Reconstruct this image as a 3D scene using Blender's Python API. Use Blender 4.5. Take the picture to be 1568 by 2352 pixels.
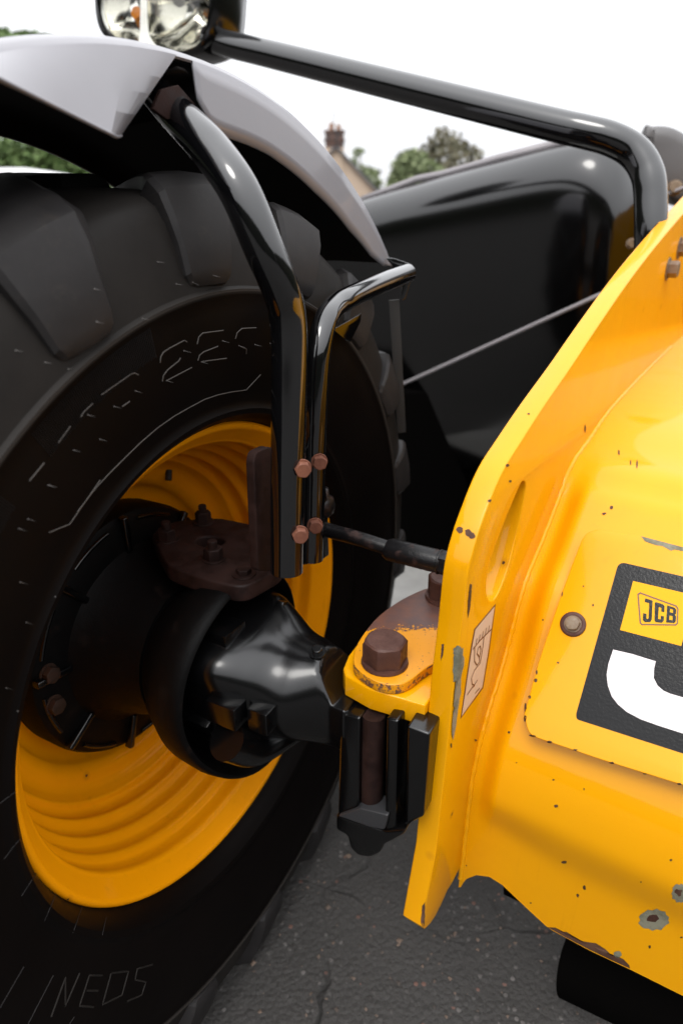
import bpy, bmesh, math, random
import numpy as np
from mathutils import Vector, Matrix
from mathutils.bvhtree import BVHTree

random.seed(7)
rnd = random.Random(11)
for o in list(bpy.data.objects):
    bpy.data.objects.remove(o)
SC = bpy.context.scene
COL = SC.collection

# ------------------------------------------------------------------ camera
H = 1.375                      # eye height above the tarmac
PITCH = math.radians(23.869)
F = 1550.0                     # focal length in pixels of a 1568 x 2352 picture
cam_d = bpy.data.cameras.new("camera")
cam = bpy.data.objects.new("camera", cam_d)
COL.objects.link(cam)
cam.location = (0, 0, H)
cam.rotation_euler = (math.radians(90) - PITCH, 0, 0)
cam_d.sensor_fit = 'VERTICAL'
cam_d.sensor_height = 36
cam_d.lens = F / 2352 * 36
cam_d.clip_start = .02
cam_d.clip_end = 3000
cam_d.dof.use_dof = True
cam_d.dof.focus_distance = .95
cam_d.dof.aperture_fstop = 2.9
SC.camera = cam
SC.render.resolution_x = 682
SC.render.resolution_y = 1024

# ------------------------------------------------------------------ sky, sun, exposure
SUN_EL, SUN_AZ = math.radians(58), math.radians(205)     # high, behind the camera to the left
world = bpy.data.worlds.new("World")
SC.world = world
world.use_nodes = True
nt = world.node_tree
for n_ in list(nt.nodes):
    nt.nodes.remove(n_)
out = nt.nodes.new('ShaderNodeOutputWorld')
bg = nt.nodes.new('ShaderNodeBackground')
sky = nt.nodes.new('ShaderNodeTexSky')
sky.sky_type = 'NISHITA'
sky.sun_disc = False
sky.sun_elevation = SUN_EL
sky.sun_rotation = SUN_AZ
sky.dust_density = 4
hsv = nt.nodes.new('ShaderNodeHueSaturation')
hsv.inputs['Saturation'].default_value = .15
mix = nt.nodes.new('ShaderNodeMixRGB')                  # overcast: one even white layer of cloud over the sky
mix.inputs[0].default_value = .8
mix.inputs[2].default_value = (9.6, 9.7, 10.0, 1)
nt.links.new(sky.outputs[0], hsv.inputs['Color'])
nt.links.new(hsv.outputs[0], mix.inputs[1])
# an overcast sky is about three times as bright overhead as at the horizon
tc = nt.nodes.new('ShaderNodeTexCoord')
sx = nt.nodes.new('ShaderNodeSeparateXYZ')
nt.links.new(tc.outputs['Generated'], sx.inputs[0])
mr = nt.nodes.new('ShaderNodeMapRange')
mr.inputs['From Min'].default_value = 0; mr.inputs['From Max'].default_value = 1
mr.inputs['To Min'].default_value = 1; mr.inputs['To Max'].default_value = 3
nt.links.new(sx.outputs[2], mr.inputs['Value'])
vm = nt.nodes.new('ShaderNodeVectorMath'); vm.operation = 'SCALE'
nt.links.new(mix.outputs[0], vm.inputs[0]); nt.links.new(mr.outputs[0], vm.inputs['Scale'])
nt.links.new(vm.outputs[0], bg.inputs[0])
bg.inputs[1].default_value = .115
nt.links.new(bg.outputs[0], out.inputs[0])
sun_d = bpy.data.lights.new("sun", 'SUN')
sun_d.energy = .9
sun_d.angle = math.radians(20)
sun_d.color = (1, .97, .92)
sun = bpy.data.objects.new("sun", sun_d)
COL.objects.link(sun)
sdir = Vector((math.sin(SUN_AZ) * math.cos(SUN_EL), math.cos(SUN_AZ) * math.cos(SUN_EL), math.sin(SUN_EL)))
sun.rotation_euler = sdir.to_track_quat('Z', 'Y').to_euler()
sun.location = (0, 0, 12)
SC.view_settings.view_transform = 'Standard'
SC.view_settings.look = 'None'
SC.view_settings.gamma = 1
SC.view_settings.exposure = 0.0
SC.render.engine = 'CYCLES'


# ------------------------------------------------------------------ measuring helpers
def ray(px, py):
    xr = (px - 784) / F
    v = (1176 - py) / F
    c, s = math.cos(PITCH), math.sin(PITCH)
    return Vector((xr, c + v * s, -s + v * c))


EYE = Vector((0, 0, H))


def at(px, py, t):
    return EYE + ray(px, py) * t


class Frame:
    """A plane in the world with its own axes; tr() finds the point of the plane seen at a pixel."""
    def __init__(self, o, ex, ey):
        self.o = Vector(o)
        self.ex = Vector(ex).normalized()
        ey = Vector(ey)
        self.ey = (ey - self.ex * ey.dot(self.ex)).normalized()
        self.n = self.ex.cross(self.ey)

    def w(self, x, y, z=0.0):
        return self.o + self.ex * x + self.ey * y + self.n * z

    def hit(self, px, py, z=0.0):
        d = ray(px, py)
        t = (self.o + self.n * z - EYE).dot(self.n) / d.dot(self.n)
        return EYE + d * t

    def tr(self, px, py, z=0.0):
        p = self.hit(px, py, z) - self.o
        return (p.dot(self.ex), p.dot(self.ey))

    def trs(self, pts, z=0.0):
        return [self.tr(a, b, z) for a, b in pts]

    def mat(self):
        m = Matrix.Identity(4)
        for i, a in enumerate((self.ex, self.ey, self.n)):
            for r in range(3):
                m[r][i] = a[r]
        m.translation = self.o
        return m


def smooth(pts, k=6, closed=False):
    """Catmull-Rom through the points."""
    P = [Vector(p) for p in pts]
    n = len(P)
    res = []
    rng = range(n if closed else n - 1)
    for i in rng:
        if closed:
            a, b, c, d = P[(i - 1) % n], P[i], P[(i + 1) % n], P[(i + 2) % n]
        else:
            b, c = P[i], P[i + 1]
            a = P[i - 1] if i > 0 else b * 2 - c
            d = P[i + 2] if i + 2 < n else c * 2 - b
        for j in range(k):
            t = j / k
            res.append(.5 * ((2 * b) + (c - a) * t + (2 * a - 5 * b + 4 * c - d) * t * t + (-a + 3 * b - 3 * c + d) * t ** 3))
    if not closed:
        res.append(P[-1])
    return res


def round_poly(pts, r, k=4):
    """Round the corners of a closed 2D polygon; r is one radius or one per corner."""
    n = len(pts)
    res = []
    for i in range(n):
        p = Vector(pts[i][:2]); a = Vector(pts[i - 1][:2]); b = Vector(pts[(i + 1) % n][:2])
        rr = r[i] if isinstance(r, (list, tuple)) else r
        da, db = (a - p), (b - p)
        q = min(rr, da.length * .45, db.length * .45)
        if q < 1e-5:
            res.append(p); continue
        p0, p1 = p + da.normalized() * q, p + db.normalized() * q
        for j in range(k + 1):
            t = j / k
            res.append(p0 * (1 - t) ** 2 + p * 2 * t * (1 - t) + p1 * t * t)
    return res


# ------------------------------------------------------------------ materials
def newmat(name):
    m = bpy.data.materials.new(name)
    m.use_nodes = True
    return m, m.node_tree, m.node_tree.nodes['Principled BSDF']


def coord(nt, kind='Object'):
    return nt.nodes.new('ShaderNodeTexCoord').outputs[kind]


def noise(nt, co, scale, detail=4, rough=.5):
    n = nt.nodes.new('ShaderNodeTexNoise')
    n.inputs['Scale'].default_value = scale
    n.inputs['Detail'].default_value = detail
    n.inputs['Roughness'].default_value = rough
    nt.links.new(co, n.inputs['Vector'])
    return n.outputs['Fac']


def ramp(nt, fac, a, b, ca=(0, 0, 0, 1), cb=(1, 1, 1, 1)):
    r = nt.nodes.new('ShaderNodeValToRGB')
    r.color_ramp.elements[0].position = a
    r.color_ramp.elements[1].position = b
    r.color_ramp.elements[0].color = ca
    r.color_ramp.elements[1].color = cb
    nt.links.new(fac, r.inputs[0])
    return r.outputs[0]


def mixc(nt, fac, c1, c2):
    m = nt.nodes.new('ShaderNodeMixRGB')
    if isinstance(fac, (int, float)): m.inputs[0].default_value = fac
    else: nt.links.new(fac, m.inputs[0])
    for i, c in ((1, c1), (2, c2)):
        if isinstance(c, tuple): m.inputs[i].default_value = (*c[:3], 1)
        else: nt.links.new(c, m.inputs[i])
    return m.outputs[0]


def math_(nt, op, a, b=0.0):
    m = nt.nodes.new('ShaderNodeMath'); m.operation = op
    for i, c in ((0, a), (1, b)):
        if isinstance(c, (int, float)): m.inputs[i].default_value = c
        else: nt.links.new(c, m.inputs[i])
    return m.outputs[0]


def bump(nt, bsdf, h, strength=.2, dist=.002, prev=None):
    b = nt.nodes.new('ShaderNodeBump')
    b.inputs['Strength'].default_value = strength
    b.inputs['Distance'].default_value = dist
    nt.links.new(h, b.inputs['Height'])
    if prev is not None: nt.links.new(prev, b.inputs['Normal'])
    nt.links.new(b.outputs[0], bsdf.inputs['Normal'])
    return b.outputs[0]


def simple(name, col, rough=.5, metal=0.0, bumpscale=None, bstr=.15, vary=.0, coat=0.0, spec=.5, cior=1.5, crough=.06):
    m, nt, b = newmat(name)
    b.inputs['Specular IOR Level'].default_value = spec
    b.inputs['Roughness'].default_value = rough
    b.inputs['Metallic'].default_value = metal
    b.inputs['Coat Weight'].default_value = coat
    b.inputs['Coat Roughness'].default_value = crough
    b.inputs['Coat IOR'].default_value = cior
    co = coord(nt)
    f = ramp(nt, noise(nt, co, 9, 6, .6), .3, .75)
    c2 = tuple(min(1, x * (1 + vary) + .01 * vary) for x in col)
    nt.links.new(mixc(nt, f, tuple(x * (1 - vary) for x in col), c2), b.inputs['Base Color'])
    if bumpscale:
        bump(nt, b, noise(nt, co, bumpscale, 4), bstr, .001)
    return m


M = {}


def yellow(name, chips=.5, rough=.33, dirt=.25, orange=0.0):
    m, nt, b = newmat(name)
    co = coord(nt)
    base = (.76, .335, .0004) if not orange else (.88, .32, .0004)
    n1 = ramp(nt, noise(nt, co, 6, 5, .6), .35, .75)
    c = mixc(nt, math_(nt, 'MULTIPLY', n1, dirt), base, (base[0] * .88, base[1] * .80, .0004))
    # small specks knocked through the paint
    v = nt.nodes.new('ShaderNodeTexVoronoi'); v.inputs['Scale'].default_value = 30
    v.inputs['Randomness'].default_value = 1
    nt.links.new(co, v.inputs['Vector'])
    sep = nt.nodes.new('ShaderNodeSeparateColor'); nt.links.new(v.outputs['Color'], sep.inputs[0])
    pick = math_(nt, 'GREATER_THAN', sep.outputs[0], 1 - .07 * chips)
    wob = math_(nt, 'MULTIPLY', noise(nt, co, 260, 3), .14)
    small = math_(nt, 'LESS_THAN', math_(nt, 'ADD', v.outputs['Distance'], wob), .145)
    spot = math_(nt, 'MULTIPLY', pick, small)
    c = mixc(nt, spot, c, (.06, .028, .018))
    # fine dust
    d = ramp(nt, noise(nt, co, 420, 2, .6), .66, .78)
    c = mixc(nt, math_(nt, 'MULTIPLY', d, .12), c, (.30, .17, .03))
    mp = nt.nodes.new('ShaderNodeMapping'); mp.inputs['Scale'].default_value = (60, 60, 3.5)
    nt.links.new(co, mp.inputs[0])
    st = math_(nt, 'MULTIPLY', ramp(nt, noise(nt, mp.outputs[0], 1.0, 4, .6), .60, .78), ramp(nt, noise(nt, co, 5, 3), .45, .65))
    c = mixc(nt, math_(nt, 'MULTIPLY', st, .22), c, (.20, .075, .006))
    gr = ramp(nt, noise(nt, co, 2.6, 7, .75), .52, .72)
    c = mixc(nt, math_(nt, 'MULTIPLY', gr, .10), c, (.30, .12, .01))
    # rust halo round each speck
    halo = math_(nt, 'MULTIPLY', pick, math_(nt, 'SUBTRACT', 1.0, ramp(nt, v.outputs['Distance'], .12, .30)))
    c = mixc(nt, math_(nt, 'MULTIPLY', math_(nt, 'SUBTRACT', halo, spot), .30), c, (.30, .09, .01))
    nt.links.new(c, b.inputs['Base Color'])
    r = math_(nt, 'ADD', rough, math_(nt, 'MULTIPLY', noise(nt, co, 14, 5, .6), .18))
    nt.links.new(math_(nt, 'ADD', r, math_(nt, 'MULTIPLY', spot, .4)), b.inputs['Roughness'])
    b.inputs['Specular IOR Level'].default_value = .08
    b.inputs['Coat Weight'].default_value = .5 if not orange else .1
    b.inputs['Coat Roughness'].default_value = .07
    h = math_(nt, 'SUBTRACT', math_(nt, 'ADD', math_(nt, 'MULTIPLY', noise(nt, co, 170, 2), .25), math_(nt, 'MULTIPLY', noise(nt, co, 9, 2), 1.0)), math_(nt, 'MULTIPLY', spot, .4))
    bump(nt, b, h, .22, .002)
    return m


M['yellow'] = yellow('yellow_paint')
M['yellow_rim'] = yellow('yellow_rim_paint', chips=.15, rough=.4, orange=1)
M['yellow_fresh'] = yellow('yellow_panel_paint', chips=.35, rough=.3, dirt=.12)


def black_paint():
    m, nt, b = newmat('black_gloss_paint')
    co = coord(nt)
    w = ramp(nt, noise(nt, co, 38, 6, .7), .66, .74)
    c = mixc(nt, math_(nt, 'MULTIPLY', w, .55), (.003, .003, .0035), (.03, .016, .012))
    b.inputs['Specular IOR Level'].default_value = .1
    b.inputs['Coat Weight'].default_value = 1
    b.inputs['Coat IOR'].default_value = 1.75
    b.inputs['Coat Roughness'].default_value = .07
    nt.links.new(c, b.inputs['Base Color'])
    nt.links.new(math_(nt, 'ADD', .08, math_(nt, 'ADD', math_(nt, 'MULTIPLY', noise(nt, co, 30, 5), .12), math_(nt, 'MULTIPLY', w, .25))), b.inputs['Roughness'])
    h = math_(nt, 'ADD', noise(nt, co, 25, 2), math_(nt, 'MULTIPLY', noise(nt, co, 220, 2), .15))
    bump(nt, b, h, .12, .002)
    return m


M['black'] = black_paint()


def cast(name, c1, c2, lo, hi, rough=.38, spec=.3):
    m, nt, b = newmat(name)
    b.inputs['Specular IOR Level'].default_value = spec
    co = coord(nt)
    w = ramp(nt, noise(nt, co, 24, 8, .7), lo, hi)
    nt.links.new(mixc(nt, w, c1, c2), b.inputs['Base Color'])
    nt.links.new(math_(nt, 'ADD', rough, math_(nt, 'MULTIPLY', w, .4)), b.inputs['Roughness'])
    if name == 'black_cast_iron':
        b.inputs['Coat Weight'].default_value = .7
        b.inputs['Coat IOR'].default_value = 1.65
        b.inputs['Coat Roughness'].default_value = .2
    bump(nt, b, math_(nt, 'ADD', noise(nt, co, 60, 4), math_(nt, 'MULTIPLY', noise(nt, co, 400, 3), .4)), .45, .0015)
    return m


M['cast'] = cast('black_cast_iron', (.0018, .0018, .002), (.010, .006, .005), .62, .78, .3, .05)
M['cast_dull'] = cast('dull_cast_iron', (.0022, .0020, .0020), (.012, .007, .005), .58, .74, .5, .10)  # no coat, duller than the axle iron
M['rust_cast'] = cast('rusty_cast_iron', (.013, .006, .005), (.028, .011, .008), .4, .65, .5, .2)  # rust, darkened: shade on the kingpin cap put into the base
M['rust_cast2'] = cast('rusty_hub_nut', (.022, .012, .008), (.05, .022, .012), .4, .65, .5)
M['rust_bolt'] = cast('rusty_bolt_steel', (.21, .082, .048), (.12, .042, .026), .35, .65, .42)
M['dark_bolt'] = cast('brown_bolt_steel', (.095, .042, .03), (.055, .022, .016), .35, .65, .33)
M['steel_bolt'] = cast('worn_zinc_steel', (.20, .15, .10), (.12, .06, .035), .45, .7, .3)
M['rust_rod'] = cast('rusty_black_rod', (.006, .0055, .006), (.045, .022, .018), .52, .64, .32)
M['primer'] = cast('bare_grey_primer', (.22, .21, .15), (.12, .12, .08), .45, .6, .5)
M['brown_chip'] = cast('bare_brown_steel', (.05, .022, .015), (.12, .06, .035), .4, .65, .5)
M['grey_guard'] = simple('grey_mudguard_paint', (.215, .21, .226), .36, bumpscale=30, bstr=.08, vary=.04, coat=.3)
M['liner'] = simple('matt_black_underside', (.012, .0105, .010), .8, bumpscale=200, bstr=.3, spec=.1)  # even matt black for the inner side of the mudguard
M['boom'] = simple('black_cover_paint', (.0012, .0012, .0013), .5, bumpscale=6, bstr=.02, coat=1, spec=.0, cior=1.7, crough=.14)
M['ledge'] = simple('lit_black_iron', (.03, .03, .032), .4)  # paler than the casting: light on its top face put into the colour
M['belly'] = simple('matt_black_steel', (.0018, .0016, .0015), .9, spec=.02)  # near-black and almost without reflection
M['grey_line'] = simple('grey_strip', (.30, .28, .29), .4)
M['chrome'] = simple('chrome_reflector', (.72, .71, .66), .10, 1.0, bumpscale=60, bstr=.35)
M['amber'] = simple('amber_bulb_glass', (.9, .28, .02), .2)
M['decal_black'] = simple('black_vinyl_sticker', (.006, .006, .0065), .2, bumpscale=260, bstr=.3, coat=0, spec=.2)
M['decal_white'] = simple('white_vinyl_sticker', (.72, .66, .67), .3, bumpscale=330, bstr=.08)
M['decal_yellow'] = simple('yellow_vinyl_sticker', (.74, .36, .001), .4, bumpscale=330, bstr=.15, spec=.15)
M['decal_cream'] = simple('pale_vinyl_label', (.62, .44, .30), .5)
M['decal_brown'] = simple('dark_brown_print', (.12, .035, .015), .4)
M['rubber_hose'] = simple('black_rubber_strap', (.02, .019, .018), .6)


def cap_mat():
    """yellow paint worn through to brown steel on top of the bearing cap"""
    m, nt, b = newmat('yellow_paint_worn_to_rust')
    co = coord(nt)
    geo = nt.nodes.new('ShaderNodeNewGeometry')
    sp = nt.nodes.new('ShaderNodeSeparateXYZ'); nt.links.new(geo.outputs['Position'], sp.inputs[0])
    up = nt.nodes.new('ShaderNodeSeparateXYZ'); nt.links.new(geo.outputs['True Normal'], up.inputs[0])
    n_ = noise(nt, co, 32, 8, .75)
    fine = noise(nt, co, 160, 4, .7)
    # the worn patch lies over the far half of the cap, its rim ragged
    y = math_(nt, 'SUBTRACT', sp.outputs[1], CAPY)
    k = math_(nt, 'ADD', math_(nt, 'MULTIPLY', y, 11.0), math_(nt, 'MULTIPLY', math_(nt, 'SUBTRACT', n_, .5), 1.0))
    k = math_(nt, 'ADD', k, math_(nt, 'MULTIPLY', math_(nt, 'SUBTRACT', fine, .5), .7))
    top = ramp(nt, k, .0, .03)
    side = ramp(nt, noise(nt, co, 60, 6, .8), .50, .53)
    isup = math_(nt, 'GREATER_THAN', up.outputs[2], .6)
    w = math_(nt, 'ADD', math_(nt, 'MULTIPLY', top, isup), math_(nt, 'MULTIPLY', side, math_(nt, 'SUBTRACT', 1.0, isup)))
    speck = ramp(nt, fine, .64, .66)
    w = math_(nt, 'MAXIMUM', w, math_(nt, 'MULTIPLY', speck, isup))
    rust = mixc(nt, ramp(nt, noise(nt, co, 45, 6), .35, .7), (.10, .055, .05), (.16, .065, .04))
    nt.links.new(mixc(nt, w, (.70, .28, .002), rust), b.inputs['Base Color'])
    b.inputs['Roughness'].default_value = .42
    bump(nt, b, math_(nt, 'SUBTRACT', math_(nt, 'MULTIPLY', fine, .3), math_(nt, 'MULTIPLY', w, .5)), .5, .0015)
    return m


def rubber_mat(name, base=(.020, .0185, .018), rough=.5, spec=.5, shoulder=False):
    m, nt, b = newmat(name)
    co = coord(nt)
    n1 = ramp(nt, noise(nt, co, 5, 7, .65), .35, .72)
    c = mixc(nt, n1, base, tuple(x * (1.5 if shoulder else 2.3) for x in base))
    if not shoulder:
        c = mixc(nt, math_(nt, 'MULTIPLY', ramp(nt, noise(nt, co, 42, 8, .8), .54, .66), .45), c, (.040, .034, .029))
    if shoulder:                      # shoulder outside the moulded ridge is paler than the sidewall
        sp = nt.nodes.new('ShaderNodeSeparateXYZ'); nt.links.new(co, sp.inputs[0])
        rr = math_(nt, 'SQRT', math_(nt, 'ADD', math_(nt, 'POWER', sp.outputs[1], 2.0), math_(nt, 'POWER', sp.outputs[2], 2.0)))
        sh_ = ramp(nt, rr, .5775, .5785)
        shoulder_col = ramp(nt, noise(nt, co, 7, 6, .65), .3, .75, (.013, .0115, .0105, 1), (.022, .0195, .0175, 1))
        c = mixc(nt, sh_, c, shoulder_col)
        # thin highlight along the ridge edge, put into the colour
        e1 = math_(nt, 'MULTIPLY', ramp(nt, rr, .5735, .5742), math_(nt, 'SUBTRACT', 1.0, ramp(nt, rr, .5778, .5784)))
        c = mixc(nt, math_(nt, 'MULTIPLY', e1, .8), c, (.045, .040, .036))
    d = ramp(nt, noise(nt, co, 150, 3, .7), .72, .80)
    c = mixc(nt, math_(nt, 'MULTIPLY', d, .2), c, (.08, .065, .05))
    nt.links.new(c, b.inputs['Base Color'])
    nt.links.new(math_(nt, 'ADD', rough - .08, math_(nt, 'MULTIPLY', noise(nt, co, 12, 6), .25)), b.inputs['Roughness'])
    b.inputs['Specular IOR Level'].default_value = spec
    bump(nt, b, math_(nt, 'ADD', noise(nt, co, 20, 4), math_(nt, 'MULTIPLY', noise(nt, co, 500, 3), .25)), .25, .0015)
    return m


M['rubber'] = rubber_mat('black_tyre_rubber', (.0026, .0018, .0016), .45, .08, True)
M['lug'] = rubber_mat('scuffed_lug_rubber', (.012, .011, .011), .5, .22)
M['mould'] = simple('pale_rubber_highlight', (.06, .052, .046), .45)  # lighter than the tyre: highlight on raised lines put into the colour

m, nt_, b_ = newmat('lamp_glass')
b_.inputs['Transmission Weight'].default_value = 1
b_.inputs['Roughness'].default_value = .02
b_.inputs['Base Color'].default_value = (.97, .97, .93, 1)
M['glass'] = m


def asphalt():
    m, nt, b = newmat('worn_asphalt')
    co = coord(nt)
    big = ramp(nt, noise(nt, co, 1.6, 5, .6), .3, .75)
    c = mixc(nt, big, (.021, .0195, .018), (.044, .041, .038))
    v = nt.nodes.new('ShaderNodeTexVoronoi'); v.inputs['Scale'].default_value = 95
    nt.links.new(co, v.inputs['Vector'])
    sep = nt.nodes.new('ShaderNodeSeparateColor'); nt.links.new(v.outputs['Color'], sep.inputs[0])
    # pebbles: a few pale, a few reddish
    stone = math_(nt, 'LESS_THAN', v.outputs['Distance'], .42)
    pale = math_(nt, 'MULTIPLY', stone, math_(nt, 'GREATER_THAN', sep.outputs[0], .86))
    mask = ramp(nt, noise(nt, co, 4.2, 5, .7), .46, .60)
    c = mixc(nt, math_(nt, 'MULTIPLY', pale, math_(nt, 'MULTIPLY', mask, .7)), c, (.20, .185, .175))
    red = math_(nt, 'MULTIPLY', stone, math_(nt, 'GREATER_THAN', sep.outputs[1], .985))
    c = mixc(nt, math_(nt, 'MULTIPLY', red, .7), c, (.22, .10, .07))
    grit = ramp(nt, noise(nt, co, 260, 4, .8), .35, .7)
    c = mixc(nt, math_(nt, 'MULTIPLY', grit, .4), c, (.10, .095, .09))
    # cracks
    dn = nt.nodes.new('ShaderNodeTexNoise'); dn.inputs['Scale'].default_value = 5; dn.inputs['Detail'].default_value = 6
    nt.links.new(co, dn.inputs['Vector'])
    wv = nt.nodes.new('ShaderNodeMixRGB'); wv.inputs[0].default_value = .12
    nt.links.new(co, wv.inputs[1]); nt.links.new(dn.outputs['Color'], wv.inputs[2])
    v2 = nt.nodes.new('ShaderNodeTexVoronoi'); v2.feature = 'DISTANCE_TO_EDGE'; v2.inputs['Scale'].default_value = 3.1
    nt.links.new(wv.outputs[0], v2.inputs['Vector'])
    crack = math_(nt, 'SUBTRACT', 1.0, ramp(nt, v2.outputs['Distance'], .004, .016))
    crack = math_(nt, 'MULTIPLY', crack, ramp(nt, noise(nt, co, 2.3, 3), .45, .6))
    c = mixc(nt, math_(nt, 'MULTIPLY', crack, .85), c, (.012, .011, .010))
    nt.links.new(c, b.inputs['Base Color'])
    b.inputs['Roughness'].default_value = .8
    dome = math_(nt, 'MULTIPLY', math_(nt, 'SUBTRACT', .5, v.outputs['Distance']), .6)
    h = math_(nt, 'ADD', dome, math_(nt, 'MULTIPLY', noise(nt, co, 40, 6, .7), 1.2))
    h = math_(nt, 'SUBTRACT', h, math_(nt, 'MULTIPLY', crack, 1.5))
    bump(nt, b, h, .75, .007)
    return m


M['asphalt'] = asphalt()


# ------------------------------------------------------------------ mesh helpers
def link(name, me, mat, parent=None, smooth_=True, xf=None):
    me.name = name
    o = bpy.data.objects.new(name, me)
    COL.objects.link(o)
    if mat is not None and not me.materials:
        me.materials.append(mat)
    for p in me.polygons:
        p.use_smooth = smooth_
    if xf is not None:
        o.matrix_world = xf
    if parent is not None:
        o.parent = parent
        o.matrix_parent_inverse = WORLD[parent.name].inverted()
        WORLD[o.name] = Matrix.Identity(4) if xf is None else xf
    else:
        WORLD[o.name] = Matrix.Identity(4) if xf is None else xf
    return o


WORLD = {}


def sharpen(me, deg=35):
    me.set_sharp_from_angle(angle=math.radians(deg))


def mesh(verts, faces):
    me = bpy.data.meshes.new('m')
    me.from_pydata([tuple(v) for v in verts], [], faces)
    me.update()
    return me


def fixn(me):
    bm = bmesh.new(); bm.from_mesh(me)
    bmesh.ops.remove_doubles(bm, verts=bm.verts, dist=1e-6)
    bmesh.ops.recalc_face_normals(bm, faces=bm.faces)
    bm.to_mesh(me); bm.free()
    return me


def from_curve(cu, xf=None):
    ob = bpy.data.objects.new('tmp', cu)
    COL.objects.link(ob)
    dg = bpy.context.evaluated_depsgraph_get()
    me = bpy.data.meshes.new_from_object(ob.evaluated_get(dg))
    bpy.data.objects.remove(ob)
    if xf is not None:
        me.transform(xf)
    return me


def slab(name, fr, outline, z0, z1, mat, parent, bevel=.0, holes=(), smooth_=True):
    """A flat plate: 2D outline (with holes) in a frame, from z0 to z1 along its normal."""
    cu = bpy.data.curves.new('c', 'CURVE')
    cu.dimensions = '2D'
    cu.fill_mode = 'BOTH'
    for loop in [outline] + list(holes):
        sp = cu.splines.new('POLY')
        sp.points.add(len(loop) - 1)
        for i, p in enumerate(loop):
            sp.points[i].co = (p[0], p[1], 0, 1)
        sp.use_cyclic_u = True
    h = abs(z1 - z0) / 2
    bevel = min(bevel, h * .9)
    cu.extrude = h - bevel
    cu.bevel_depth = bevel
    cu.bevel_resolution = 2
    cu.offset = -bevel
    me = from_curve(cu, fr.mat() @ Matrix.Translation((0, 0, (z0 + z1) / 2)))
    fixn(me)
    o = link(name, me, mat, parent, smooth_)
    sharpen(me, 32)
    return o


def tube(name, pts, r, mat, parent, res=8, caps=True, k=8):
    """Round bar through points; r one radius or one per point."""
    P = [Vector(p) for p in pts]
    rs = r if isinstance(r, (list, tuple)) else [r] * len(P)
    if k > 1:
        Q = smooth([Vector((*p, )) for p in P], k)
        R = []
        for i in range(len(P) - 1):
            for j in range(k):
                R.append(rs[i] + (rs[i + 1] - rs[i]) * j / k)
        R.append(rs[-1])
    else:
        Q, R = P, rs
    cu = bpy.data.curves.new('c', 'CURVE')
    cu.dimensions = '3D'
    sp = cu.splines.new('POLY')
    sp.points.add(len(Q) - 1)
    for i, p in enumerate(Q):
        sp.points[i].co = (*p, 1)
        sp.points[i].radius = R[i]
    cu.bevel_depth = 1.0
    cu.bevel_resolution = res
    cu.use_fill_caps = caps
    me = from_curve(cu)
    o = link(name, me, mat, parent)
    sharpen(me, 50)
    return o


def lathe_mesh(profile, seg=96, a0=0, a1=360):
    """profile: (o, r) pairs; turned about local X with Y and Z across."""
    V, Fc = [], []
    full = abs(a1 - a0) >= 360
    na = seg if full else seg + 1
    for (o, r) in profile:
        for j in range(na):
            a = math.radians(a0 + (a1 - a0) * j / seg)
            V.append((o, r * math.cos(a), r * math.sin(a)))
    for i in range(len(profile) - 1):
        for j in range(seg):
            j2 = (j + 1) % na if full else j + 1
            Fc.append((i * na + j, i * na + j2, (i + 1) * na + j2, (i + 1) * na + j))
    me = mesh(V, Fc)
    return me


def grid(rows, flip=False):
    V, Fc = [], []
    nc = len(rows[0])
    for r in rows: V += [tuple(p) for p in r]
    for i in range(len(rows) - 1):
        for j in range(nc - 1):
            q = (i * nc + j, i * nc + j + 1, (i + 1) * nc + j + 1, (i + 1) * nc + j)
            Fc.append(q[::-1] if flip else q)
    return mesh(V, Fc)


def thick(me, t):
    """give a sheet mesh thickness t behind its normal"""
    ob = bpy.data.objects.new('tmp', me); COL.objects.link(ob)
    md = ob.modifiers.new('s', 'SOLIDIFY'); md.thickness = t; md.offset = -1
    dg = bpy.context.evaluated_depsgraph_get()
    m2 = bpy.data.meshes.new_from_object(ob.evaluated_get(dg))
    bpy.data.objects.remove(ob)
    return m2


def box_mesh(fr, x0, x1, y0, y1, z0, z1, bev=.0):
    bm = bmesh.new()
    vs = [bm.verts.new(fr.w(x, y, z)) for x in (x0, x1) for y in (y0, y1) for z in (z0, z1)]
    for f in ((0, 1, 3, 2), (4, 6, 7, 5), (0, 4, 5, 1), (2, 3, 7, 6), (0, 2, 6, 4), (1, 5, 7, 3)):
        bm.faces.new([vs[i] for i in f])
    bmesh.ops.recalc_face_normals(bm, faces=bm.faces)
    if bev:
        bmesh.ops.bevel(bm, geom=list(bm.edges), offset=bev, segments=2, affect='EDGES', profile=.6)
    me = bpy.data.meshes.new('m'); bm.to_mesh(me); bm.free()
    return me


def box(name, fr, x0, x1, y0, y1, z0, z1, mat, parent, bev=.003):
    me = box_mesh(fr, x0, x1, y0, y1, z0, z1, bev)
    o = link(name, me, mat, parent)
    sharpen(me, 40)
    return o


def axis_frame(p, d, spin=0.0):
    d = Vector(d).normalized()
    x = d.cross(Vector((0, 0, 1)))
    if x.length < .05: x = Vector((1, 0, 0))
    x.normalize(); y = d.cross(x)
    xx = x * math.cos(spin) + y * math.sin(spin)
    return Frame(p, xx, d.cross(xx))          # frame normal = xx x (d x xx) = d


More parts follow.
